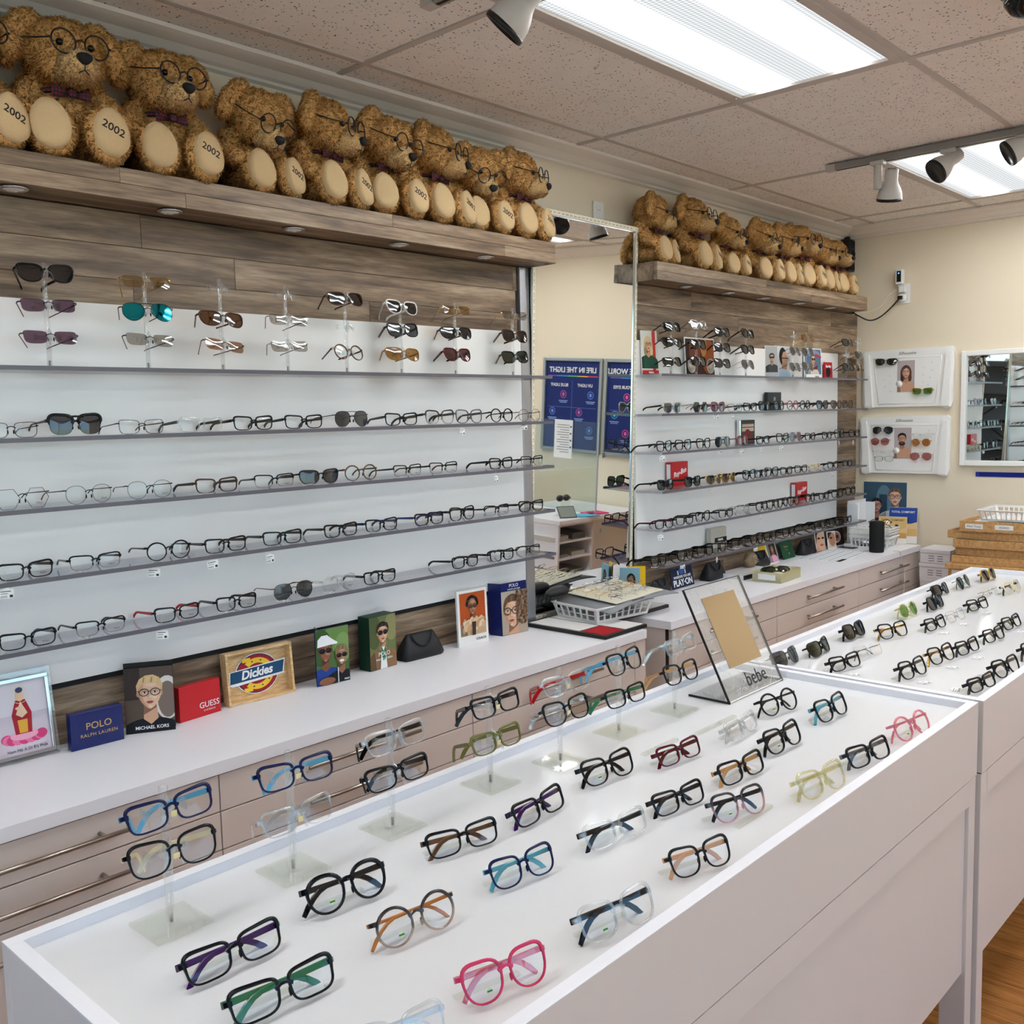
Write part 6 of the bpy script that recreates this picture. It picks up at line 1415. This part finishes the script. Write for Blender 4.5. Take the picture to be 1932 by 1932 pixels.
def d2(t,w,h):
    p = Pic(w-.014,h-.014,'#3a1c10'); p.ell(w*.3,h*.6,.05,.08,'#7a3a18'); p.ell(w*.75,h*.5,.06,.09,'#a4562a'); p.ell(w*.6,h*.75,.03,.05,'#c88850'); p.ell(w*.2,h*.3,.04,.03,'#5a2a14'); p.build(t,(-w/2+.007,-.0003,.007))
    for sx in (-.32,.32):
        q = Pic(.09,.09,'#3a1c10') if False else None
        m = MB(); M = Matrix.Translation((sx*w,-.004,.05)) @ Matrix.Rotation(PI/2,4,'X'); m.lathe([(.036,0),(.036,.001),(.0315,.001),(.0315,0)],26,mat=M); m.build('ring_emblem','#e8dccf',t); lettering('MK',.036,'#e8dccf',t,(sx*w,-.0045,.05),bold=.0006)
shelf_card('wide white-framed brown photo card with two ring emblems',4.165,0,.27,.185,'paper',d2,0)
def d3(t,w,h):
    p = Pic(w-.004,h-.004,'#d6d6d8'); p.ell(w*.48,h*.66,.038,.05,'#16120f'); p.ell(w*.6,h*.58,.03,.042,'#d0a080'); p.poly([(w*.82,h*.62),(w*.93,h*.55),(w*.82,h*.52)],'#d0a080'); p.poly([(w*.4,h*.45),(w*.75,h*.42),(w*.7,h*.2),(w*.36,h*.2)],'#c09070'); p.poly([(w*.1,0),(w*.3,h*.28),(w*.75,h*.25),(w*.95,0)],'#b8d0e4'); p.rect(w*.4,h*.6,w*.45,.005,'#101012'); p.build(t,(-w/2+.002,-.0003,.002))
shelf_card('photo card of man in profile with dark cropped hair',5.02,0,.16,.175,'paper',d3,-3)
def d3b(t,w,h):
    p = Pic(w-.004,h-.004,'#a8a8a6'); portrait(p,w*.5,h*.62,.022,'#b89a80','#3a322c','#3a3c40','short','#2a2a2c','#141416','#98785e'); p.build(t,(-w/2+.002,-.0003,.002))
shelf_card('narrow grey photo card of man in sunglasses beside the profile card',4.885,0,.085,.172,'paper',d3b,-24)
def d4(t,w,h):
    p = Pic(w-.02,h-.032,'#5a7086'); portrait(p,w*.46,h*.48,.030,'#e0b090','#8a6a48','#d8cfc4','swept','#2a2624','#141416','#c08a70'); p.poly([(w*.18,h*.58),(w*.22,h*.74),(w*.5,h*.82),(w*.76,h*.72),(w*.9,h*.55),(w*.5,h*.62)],'#7a90b8'); p.poly([(w*.5,h*.62),(w*.95,h*.52),(w*.92,h*.6),(w*.6,h*.68)],'#b0403c'); p.poly([(w*.2,h*.3),(w*.45,h*.22),(w*.7,h*.3),(w*.66,h*.16),(w*.24,h*.16)],'#6a2a2a'); p.build(t,(-w/2+.010,-.0003,.026)); lettering('COACH',.011,'black_ink',t,(w*.2,-.0004,.012),bold=.0004,space=1.2)
shelf_card('white-framed photo card of young woman in blue cap',5.385,0,.20,.175,'paper',d4,-4)
def d5(t,w,h):
    p = Pic(w-.002,h-.002,'#b01c26'); p.ell(w*.45,h*.4,.03,.03,'#16161a'); p.build(t,(-w/2+.001,-.0003,.001)); lettering('Ray-Ban',.02,'white_ink',t,(0,-.001,h*.75),shear=.2,bold=.0005)
shelf_card('small red card half hidden by the last acrylic stand',5.585,0,.10,.10,'red_box',d5,-2)
def dk(t,w,h): lettering('M',.03,'#b8b8bc',t,(0,-.001,h*.62),bold=.001); lettering('GLASSES',.010,'#b8b8bc',t,(0,-.001,h*.38))
shelf_card('black block with pale emblem behind glasses on second shelf',4.90,1,.155,.098,'black_plastic',dk,0,th=.02,name='brand_block',y=2.558)
def df(t,w,h):
    p = Pic(w-.02,h-.02,'#5a4236'); p.rect(0,h*.45,w,h*.3,'#c8b8a4'); p.rect(0,h*.6,w,.004,'#3a2a22'); p.ell(w*.4,h*.3,.03,.03,'#7a2a2e'); p.build(t,(-w/2+.010,-.0003,.010)); MB().bbox(-w/2-.012,-w/2-.001,-.002,.02,0,h,.002).build('silver_side','chrome',t)
shelf_card('small dark framed mirror card with silver side on third shelf',4.61,2,.13,.125,'black_plastic',df,-4,th=.02,y=2.558,name='framed_card')
def dr(t,w,h):
    lettering('Ray-Ban',.034,'white_ink',t,(0,-.0008,h*.55),(PI/2,R_(-14),0),shear=.35,bold=.0006); MB().bbox(-w/2-.0004,-w/2+.0004,.004,.026,.01,h-.01,.0002).build('white_spine','paper',t)
shelf_card('red block with white script logo on fourth shelf',3.95,3,.145,.115,'red_box',dr,0,th=.03,name='brand_block',y=2.552)
shelf_card('red block with white script logo on fifth shelf',5.215,4,.145,.105,'red_box',dr,0,th=.03,name='brand_block',y=2.552)
def dp(t,w,h): MB().box(-w/2+.035,w/2,-.0012,0,.028,.052).build('name_band','black_plastic',t); lettering('PERSOL',.015,'white_ink',t,(.015,-.0016,.040),bold=.0003)
shelf_card('beige block with black name band on lowest shelf',4.305,5,.15,.102,'#b8b4a6',dp,0,th=.028,name='brand_block',y=2.552)
eyeglasses('round','black','black','blue','round dark blue sunglasses at the stocked end of the five-shelf display',(.83,2.47,1.7455),(R_(-3),0,R_(20)),fold=40,group='eyewear on acrylic wall shelves')

# ------------------------------------------------------------------ tall tilted mirror with tape-measure frame
MX0, MX1, MH = 2.937, 3.642, 1.652; tilt = R_(2.1)
mt = thing('wall_mirror','tall mirror in thin ivory bead-patterned frame between the wall displays','mirror',((MX0+MX1)/2,2.627,.7585),(tilt,0,0)); hw = (MX1-MX0)/2; fw = .016
MB().box(-hw+.004,hw-.004,-.002,.004,.004,MH-.004).build('mirror_glass','mirror',mt)
for nm,(x0,x1,z0,z1) in (('frame_side',(-hw,-hw+fw,0,MH)),('frame_side',(hw-fw,hw,0,MH)),('frame_rail',(-hw+fw,hw-fw,MH-fw*1.3,MH)),('frame_rail',(-hw+fw,hw-fw,0,fw))):
    fr_ = MB().bbox(x0,x1,-.010,-.002,z0,z1,.002).build(nm,'ivory',mt)
    d = MB()
    if nm == 'frame_side':
        for i in range(int((z1-z0)/.026)): z = z0+.013+i*.026; d.box((x0+x1)/2-.0035,(x0+x1)/2+.0035,-.0108,-.0098,z-.008,z-.0065); d.box((x0+x1)/2-.0012,(x0+x1)/2+.0012,-.0108,-.0098,z-.002,z+.004)
    else:
        for i in range(int((x1-x0)/.026)): x = x0+.013+i*.026; d.box(x-.008,x-.0065,-.0108,-.0098,(z0+z1)/2-.0045,(z0+z1)/2+.0045); d.box(x-.002,x+.004,-.0108,-.0098,(z0+z1)/2-.0015,(z0+z1)/2+.0015)
    d.build('bead_marks','#6e6a58',fr_)
b = MB(); b.box(-hw+fw,-hw+fw+.004,-.006,-.002,fw,MH-fw); b.box(hw-fw-.004,hw-fw,-.006,-.002,fw,MH-fw); b.box(-hw+fw,hw-fw,-.006,-.002,MH-fw*1.3-.004,MH-fw*1.3); b.build('silver_beading','chrome',mt)
t = thing('outlet_plate','white wall socket plate above the tall mirror','outlet',(3.52,2.688,2.465)); MB().bbox(-.036,.036,-.006,0,-.058,.058,.002).build('plate','white_plastic',t)
for dz in (-.022,.022): MB().bbox(-.017,.017,-.0075,-.006,dz-.014,dz+.014,.002).build('socket','white_plastic',t); s = MB(); s.box(-.007,-.005,-.0078,-.0074,dz-.004,dz+.004); s.box(.005,.007,-.0078,-.0074,dz-.004,dz+.004); s.build('slots','dark_gap',t)

# ------------------------------------------------------------------ far wall (facing -x): local x runs towards -y, local -y points into the room
FX = 6.078
def far(name,label,cat,y,z,group=None): return thing(name,label,cat,(FX,y,z),(0,0,-PI/2),group)
def frame_panel(label, y, z, pic, pairs, hooks):
    t = far('frame_display_panel',label,'display panel',y,z,'white wall panels for frames')
    W,H = .272,.186
    prof = [(-.258,H*.93),(-.275,H*.85),(-W,-H*.78),(-.262,-H*.95),(-.235,-H),(-.2,-H*.94),(.2,-H*.94),(.235,-H*1.03),(.262,-H*.98),(W,-H*.8),(.275,H*.86),(.258,H*.95)]
    MB().prism(prof,-.022,0).build('panel_body','white_plastic',t)
    inner = [(-.205,H*.66),(-.17,-H*.84),(.17,-H*.84),(.205,H*.66)]
    g = MB(); 
    for i in range(4):
        a,b = Vector((inner[i][0],0,inner[i][1])),Vector((inner[(i+1)%4][0],0,inner[(i+1)%4][1])); g.tube([(a.x,-.0225,a.z),(b.x,-.0225,b.z)],.0022,6)
    g.build('moulded_rim','trim',t)
    for s in (-1,1): MB().prism([(s*.232,H*.8),(s*.262,H*.78),(s*.255,-H*.95),(s*.205,-H*.93)],-.034,-.022).build('side_rib','white_plastic',t)
    lettering('Silhouette',.026,'#4a4a4c',t,(0,-.0226,H*.80),shear=.4,depth=.0003)
    pw,ph = .105,.19
    p = Pic(pw,ph,'#b4a8a8'); pic(p,pw,ph); q = p.build(t,(-pw/2-.005,-.0230,-.085)); 
    MB().lathe([(.02,0),(.02,.001)],20,mat=Matrix.Translation((-.045,-.0235-.0012,-.035)) @ Matrix.Rotation(-PI/2,4,'X')).build('round_label','paper',t)
    hk = MB()
    for hx,hz in hooks: hk.tube([(hx,-.022,hz),(hx,-.034,hz-.002),(hx,-.036,hz+.006)],.0016,6); hk.ellip((hx,-.0225,hz),(.004,.0015,.004),8)
    hk.build('frame_hooks','acrylic',t)
    for i,(hx,hz,sh,c,le,rot,fo) in enumerate(pairs):
        eyeglasses(sh,c,c if c != 'silver' else 'black',le,f"{describe(sh,c,c,le)} hanging on {'upper' if z > 1.6 else 'lower'} white wall panel{', '+ORD[i]+' hook' if z<1.6 else ''}",(FX-.042,y-hx,z+hz-.018),(R_(-6),R_(rot),-PI/2),fold=fo,scale=.92,group='frames on the wall panels')
def pw1(p,w,h): portrait(p,w*.5,h*.62,.034,'#c89a80','#5a3a2a','#c89a80','long',None,None,'#a87a60')
def pw2(p,w,h): portrait(p,w*.46,h*.64,.033,'#c08c6c','#2a1c16','#c89a80','short',None,'#8a8a8c','#98684c'); p.ell(w*.46,h*.49,.020,.012,'#3a261c'); p.ell(w*.46,h*.51,.009,.003,'#a8605a')
HK = [(sx*x,z) for sx in (-1,1) for x,z in ((.15,.085),(.10,.06),(.15,.04),(.10,.015),(.14,-.005),(.10,-.03),(.13,-.05),(.095,-.08))]
frame_panel('white moulded frame panel with portrait of long-haired woman, mostly empty hooks',2.283,1.766,pw1,[(-.125,.10,'sunrect','black','green',2,0),(.10,-.085,'rect','gold','greenlens',0,30)],HK)
frame_panel('white moulded frame panel with portrait of bearded man and several frames',2.296,1.358,pw2,[(-.125,.085,'aviator','black','dark',0,20),(-.14,.015,'round','rose','rose',0,40),(-.125,-.045,'rimless','silver','clear',0,40),(-.115,-.085,'rectthin','black','clear',0,60),(.12,.06,'rimless','silver','clear',0,40),(.11,.01,'round','gold','orange',0,40),(.11,-.075,'aviator','rose','rose',0,20)],HK[8:12])
# white-framed mirror
t = far('framed_mirror','white-framed mirror hanging on the far wall above blue tape','mirror',1.585,1.572); W,H = .381,.335
MB().box(-W+.02,W-.02,-.010,-.002,-H+.02,H-.02).build('mirror_glass','mirror',t)
for nm,(x0,x1,z0,z1) in (('frame_side',(-W,-W+.03,-H,H)),('frame_side',(W-.03,W,-H,H)),('frame_rail',(-W+.03,W-.03,-H,-H+.03)),('frame_rail',(-W+.03,W-.03,H-.03,H))): MB().bbox(x0,x1,-.03,0,z0,z1,.004).build(nm,'white_plastic',t)
t = far('tape_strip','dark blue tape strip stuck under the white-framed mirror','tape',1.60,1.186); MB().box(-.28,.28,-.001,0,-.014,.014).build('tape','#12207c',t)
tg = MB().box(-.28,-.26,-.0014,-.001,-.014,.014).build('tape_fold','#22309a',t)
# socket, plug-in camera, cords
t = far('outlet_plate','white wall outlet with plugs on the far wall','outlet',2.312,2.275); MB().bbox(-.036,.036,-.006,0,-.06,.06,.002).build('plate','white_plastic',t)
MB().bbox(-.022,.018,-.04,-.006,.006,.04,.004).build('white_plug','white_plastic',t); MB().lathe([(.024,0),(.024,.022),(.018,.026)],18,mat=Matrix.Translation((-.008,-.006,-.026)) @ Matrix.Rotation(PI/2,4,'X')).build('round_plug','white_plastic',t); MB().bbox(-.026,.002,-.05,-.032,-.036,-.014,.004).build('black_plug','black_plastic',t)
t = far('plug_in_camera','small white plug-in camera with blue light above the outlet','camera',2.33,2.375); MB().bbox(-.022,.022,-.05,-.01,-.045,.045,.005).build('body','white_plastic',t); MB().bbox(-.013,.013,-.0515,-.05,-.032,.034,.001).build('face','black_plastic',t); MB().lathe([(.004,0),(.004,.001)],10,mat=Matrix.Translation((0,-.0525,.02)) @ Matrix.Rotation(PI/2,4,'X')).build('status_light','blue_led',t)
MB().bbox(-.012,.012,-.03,-.01,-.06,-.045,.002).build('mount','white_plastic',t)
t = thing('black_cord','black cord looping from the outlet to the soffit','cord',(6.03,2.33,2.24)); MB().tube(smooth_path([(0,.0,0),(-.02,.04,-.05),(-.05,.09,-.10),(-.09,.14,-.12),(-.14,.19,-.09),(-.17,.225,-.06)]),.0042,8).build('cord','rubber',t)
t = thing('phone_cable','thin pale cord hanging beside the black one','cord',(6.045,2.35,2.30)); MB().tube(smooth_path([(0,.0,0),(.0,.05,-.03),(0,.09,-.09),(-.03,.16,-.12),(-.10,.23,-.135)]),.002,6).build('cord','cord_white',t)
t = far('poster','poster of two young people in glasses on blue, on the far wall','poster',2.415,.985); MB().box(-.137,.137,-.002,0,-.14,.14).build('sheet','paper',t)
p = Pic(.272,.278,'#3a5468'); p.ell(.13,.16,.05,.10,'#5a7a8c'); p.rect(.10,.0,.05,.2,'#2a4254'); portrait(p,.200,.185,.052,'#dcae94','#6a5244','#c8ccd4','swept',None,'#1c1a24','#b88a74'); portrait(p,.085,.130,.042,'#c89080','#2a2022','#20222c','short',None,'#4a1c20','#a07060'); p.build(t,(-.136,-.0022,-.139))
# stack of white boxes beside the counter
z = 0
for i in range(9):
    h = .082+.004*(i%2); dx = (0,.004,-.006,.003,-.003,.005,-.004,.006,.002)[i]
    t = thing('shoe_box',f"white carton with printed label, {ORD[8-i]} from the top of the stack by the wooden trays",'box',(5.95+dx,2.02+dx,z+.0003),(0,0,R_(-2+i%3)),'white cartons stacked by the counter')
    MB().bbox(-.11,.11,-.085,.085,0,h*.72,.002).build('carton','cardboard_white',t); MB().bbox(-.113,.113,-.088,.088,h*.72,h-.001,.002).build('lid','cardboard_white',t)
    l = MB()
    for r in range(3):
        for c in range(2): l.box(-.1106,-.110,-.045+c*.05,-.045+c*.05+.032,h*.15+r*.014,h*.15+r*.014+.004)
    l.build('printed_label','#6a6a6e',t); z += h
# stack of wooden trays on a wooden cabinet
t = thing('tray_cabinet','low wooden cabinet with paper sign carrying the wooden trays','cabinet',(5.80,1.61,0)); MB().bbox(-.25,.25,-.22,.24,.0,.70,.002).build('cabinet_body','tray_wood',t); MB().bbox(-.27,.27,-.23,.25,.70,.728,.003).build('cabinet_top','tray_wood',t)
MB().box(-.2512,-.25,-.22,.22,.645,.692).build('paper_sign','paper',t); lettering('CHILDREN FRAMES',.03,'black_ink',t,(-.2516,.0,.669),(PI/2,0,-PI/2),space=1.15)
zz = .7285
for i in range(5):
    h = .045 if i < 4 else .058; y0,y1 = ((1.39,1.84),(1.37,1.82),(1.38,1.83),(1.37,1.86),(1.39,1.80))[i]; dx = (0,.01,-.01,.012,-.006)[i]
    t = thing('wooden_tray',f"flat oak display tray, {ORD[4-i]} from top of the tray stack",'tray',(5.80+dx,(y0+y1)/2,zz+.0004),(0,0,R_((1,-1,.5,-2,1)[i])),'stacked wooden trays'); ly = (y1-y0)/2; lx = .235
    MB().bbox(-lx,lx,-ly,ly,0,.008,.001).build('base_board','tray_wood',t)
    for a in ((-lx,-lx+.012,-ly,ly),(lx-.012,lx,-ly,ly),(-lx+.012,lx-.012,-ly,-ly+.012),(-lx+.012,lx-.012,ly-.012,ly)):
        MB().bbox(a[0],a[1],a[2],a[3],.008,h-.001,.001).build('side_board','tray_wood',t)
    if i == 4:
        for k,(yy,s) in enumerate(((.13,'Ellen Tracy'),(-.02,'XOXO'))): MB().box(-lx-.0008,-lx,yy-.045,yy+.045,.016,.042).build('paper_label','paper',t); lettering(s,.016,'#44506a',t,(-lx-.0012,yy,.029),(PI/2,0,-PI/2))
        MB().bbox(-.2,.2,-.2,.2,.03,.034,.001).build('white_liner','paper',t)
    zz += h
basket((5.74,1.58,zz+.0006),R_(90),.12,.14,.06,'white slotted basket on top of the wooden tray stack','white slotted plastic baskets',nx=9,rows=1)

# ------------------------------------------------------------------ seen only in the mirror: posters and white desk near the far wall
def info_poster(label,y,title,cols,extra):
    t = far('info_poster',label,'poster',y,1.495); W,H = .30,.37
    for nm,(x0,x1,z0,z1) in (('frame_side',(-W,-W+.026,-H,H)),('frame_side',(W-.026,W,-H,H)),('frame_rail',(-W+.026,W-.026,-H,-H+.026)),('frame_rail',(-W+.026,W-.026,H-.026,H))): MB().bbox(x0,x1,-.02,0,z0,z1,.003).build(nm,'grey_metal',t)
    p = Pic(2*W-.052,2*H-.052,'#14225e'); w,h = 2*W-.052,2*H-.052
    for i,c in enumerate(('#c8443c','#e0a83a','#5ab86a','#3a8ad0','#7a4ab8')): p.rect(.02+i*(w-.04)/5,h*.825,(w-.04)/5,.007,c)
    for i in range(2):
        for j in range(3):
            cx,cz = w*(.16+.5*i+.2*(j%2)),h*(.62-.2*j); p.ring(cx,cz,.030,.030,.004,cols[(i+j)%2]); p.ell(cx,cz,.012,.015,cols[(i+j)%2]); p.rect(cx-.045,cz-.055,.09,.006,'#8fa8d8'); p.rect(cx-.035,cz-.067,.07,.005,'#8fa8d8')
    p.rect(w*.5-.001,h*.1,.003,h*.68,'#5a6ab0'); p.rect(.03,h*.47,w-.06,.003,'#5a6ab0')
    p.build(t,(-W+.026,-.004,-H+.026)); lettering(title,.058,'white_ink',t,(0,-.008,H*.74),bold=.001); lettering(extra[0],.034,'white_ink',t,(-.13,-.008,H*.42),bold=.0005); lettering(extra[1],.034,'white_ink',t,(.13,-.008,H*.42),bold=.0005)
    return t
info_poster('dark blue framed poster on light with rainbow line, reflected in tall mirror',.262,'LIFE IN THE LIGHT',('#6a8ad8','#c05aa0'),('UV LIGHT','BLUE LIGHT'))
info_poster('blue framed poster about eyes around the world beside the light poster',.885,'AROUND THE WORLD',('#48c0e0','#e05a9a'),('62%','YOUR EYES'))
t = thing('notice_sheet','white notice taped on the desk screen before the light poster','notice',(5.55,.62,1.27),(0,0,-PI/2)); MB().box(-.085,.085,-.001,0,-.14,.14).build('sheet','paper',t)
n_ = MB()
for i in range(12): n_.box(-.055,.06-.03*(i%3==2),-.0016,-.001,.10-i*.018,.104-i*.018)
for i in range(4): n_.box(-.077,-.062,-.0016,-.001,.085-i*.05,.098-i*.05)
n_.build('printed_lines','#5a5a5e',t)
t = thing('desk_screen','clear upright screen on the white desk','screen',(5.56,.72,.746)); MB().bbox(-.003,.003,-.38,.22,0,.66,.001).build('pane','glass',t); MB().bbox(-.005,.005,.212,.222,0,.66,.001).build('edge_trim','silver',t)
t = thing('white_desk','white desk with open paper shelves facing the drawer counter','desk',(5.55,.70,0))
MB().bbox(-.45,.5,-.42,.285,.715,.745,.002).build('desk_top','laminate',t); MB().bbox(-.44,-.42,-.40,.27,0,.715,.001).build('end_panel','laminate',t); MB().bbox(-.42,.48,-.40,-.38,0,.715,.001).build('front_panel','laminate',t); MB().bbox(-.06,-.04,-.38,.27,0,.715,.001).build('divider','laminate',t); MB().bbox(-.04,.48,.20,.21,0,.715,.001).build('modesty_panel','laminate',t)
for i in range(6): MB().bbox(-.42,-.06,-.10,.265,.10+i*.12,.112+i*.12,.001).build('shelf','laminate',t)
for i in range(5):
    for k in range(2):
        q = MB().bbox(-.1+.01*k,.1-.012*k,-.11,.11,0,.02+.012*((i+k)%3),.002).build('paper_stack',('#8c8a86','#c8c4bc','#6e6e70')[(i+k)%3],None,(5.21+.20*k-.03,.84,.1126+i*.12),(0,0,R_(4*k-3))); q.scale = (.8,.9,1)
        tag(q,f"{('grey','pale','dark')[(i+k)%3]} paper stack on {ORD[4-i]} desk shelf down, {'outer' if k==0 else 'inner'} pile",'papers','papers on the desk shelves')
t = thing('goggles','black swimming goggles on a clear head stand on the desk','goggles',(5.33,.84,.746)); MB().bbox(-.06,.06,-.05,.05,0,.006,.002).build('stand_base','acrylic',t); MB().bbox(-.05,.05,.0,.006,.006,.14,.002).build('stand_back','acrylic_tint',t)
for s in (-1,1): MB().ellip((s*.036,-.02,.125),(.032,.022,.024),14).build('goggle_cup','black_plastic',t)
MB().tube([(-.07,-.01,.125),(-.03,-.03,.125),(.03,-.03,.125),(.07,-.01,.125)],.006,8).build('strap','rubber',t)
t = thing('tablet','small grey tablet tilted beside the goggles','tablet',(5.27,.93,.746),(R_(-40),0,R_(200))); MB().bbox(-.07,.07,0,.008,.002,.1,.002).build('case','#5a5a5c',t); MB().box(-.062,.062,-.0006,0,.01,.092).build('screen','#8a9088',t)
for i,(x,y,c,lab) in enumerate(((5.22,.60,'#3aa8c8','turquoise folder lying on the white desk'),(5.6,.90,'#e0457a','pink folder lying at the desk edge'),(5.45,.93,'#5ab0d0','light blue folder by the pink one'))):
    q = MB().bbox(-.09,.09,-.06,.06,0,.008,.001).build('folder',c,None,(x,y,.7462),(0,0,R_(12*i-8))); tag(q,lab,'folder','folders on the white desk')

# ------------------------------------------------------------------ acrylic easel mirror on the display table
t = thing('easel_mirror','clear acrylic easel with bronze-tinted mirror and lacework pattern on the table','easel mirror',(2.194,1.19,.8845))
L_ = .295; a_ = math.atan2(.13,.265)
MB().bbox(-.135,.135,0,.118,0,.005,.0015).build('base_sheet','acrylic',t)
pn = MB().bbox(-.135,.135,-.0025,.0025,0,L_,.001).build('front_sheet','acrylic',t,(0,.003,.003),(-a_,0,0))
MB().box(-.080,.080,-.0045,-.0026,.075,.262).build('mirror_sheet','bronze_mirror',pn); lettering('bebe',.052,'black_ink',pn,(.02,-.0030,.034))
e = MB()
for x in (-.135,.135): e.box(x-.0012,x+.0012,-.0028,.0028,0,L_)
e.box(-.135,.135,-.0028,.0028,L_-.001,L_+.0008); e.build('dark_edge','black_plastic',pn)
e = MB(); e.box(-.1362,-.134,0,.118,-.0002,.0052); e.box(.134,.1362,0,.118,-.0002,.0052); e.build('dark_edge','black_plastic',t)
lc = MB(); rl = random.Random(3)
for i in range(70):
    x,z = rl.uniform(-.125,.125), rl.choice((rl.uniform(.006,.062), rl.uniform(.268,.288), rl.uniform(.07,.27)))
    if abs(x) < .086 and .07 < z < .268: x = math.copysign(rl.uniform(.09,.128),x)
    an = rl.uniform(0,6.28); pts = []
    for k in range(5): pts.append((max(-.131,min(.131,x)),-.0028,max(.003,min(.291,z)))); an += rl.uniform(-1.2,1.2); x += .008*math.cos(an); z += .008*math.sin(an)
    lc.tube(pts,.0005,4)
tag(lc.build('lace_pattern','#d4d4d6',pn), kind='stuff')

# black metal rack by the side window, seen only in the small mirror
t = thing('metal_rack','black metal cross-braced rack beside the side window','rack',(-1.9,.95,0))
for sx in (-1,1):
    for sy in (-1,1): MB().bbox(sx*.2-.02,sx*.2+.02,sy*.45-.02,sy*.45+.02,0,2.1,.002).build('post','black_plastic',t)
for i in range(6): MB().bbox(-.2,.2,-.45,.45,.15+i*.36,.17+i*.36,.002).build('rack_shelf','black_plastic',t)
for z in (.2,.95):
    MB().tube([(.2,-.45,z),(.2,.45,z+.7)],.012,8).build('brace','black_plastic',t); MB().tube([(.2,.45,z),(.2,-.45,z+.7)],.012,8).build('brace','black_plastic',t)
MB().box(-.21,-.2,-.45,.45,.1,2.05).build('back_panel','#6a6c70',t)
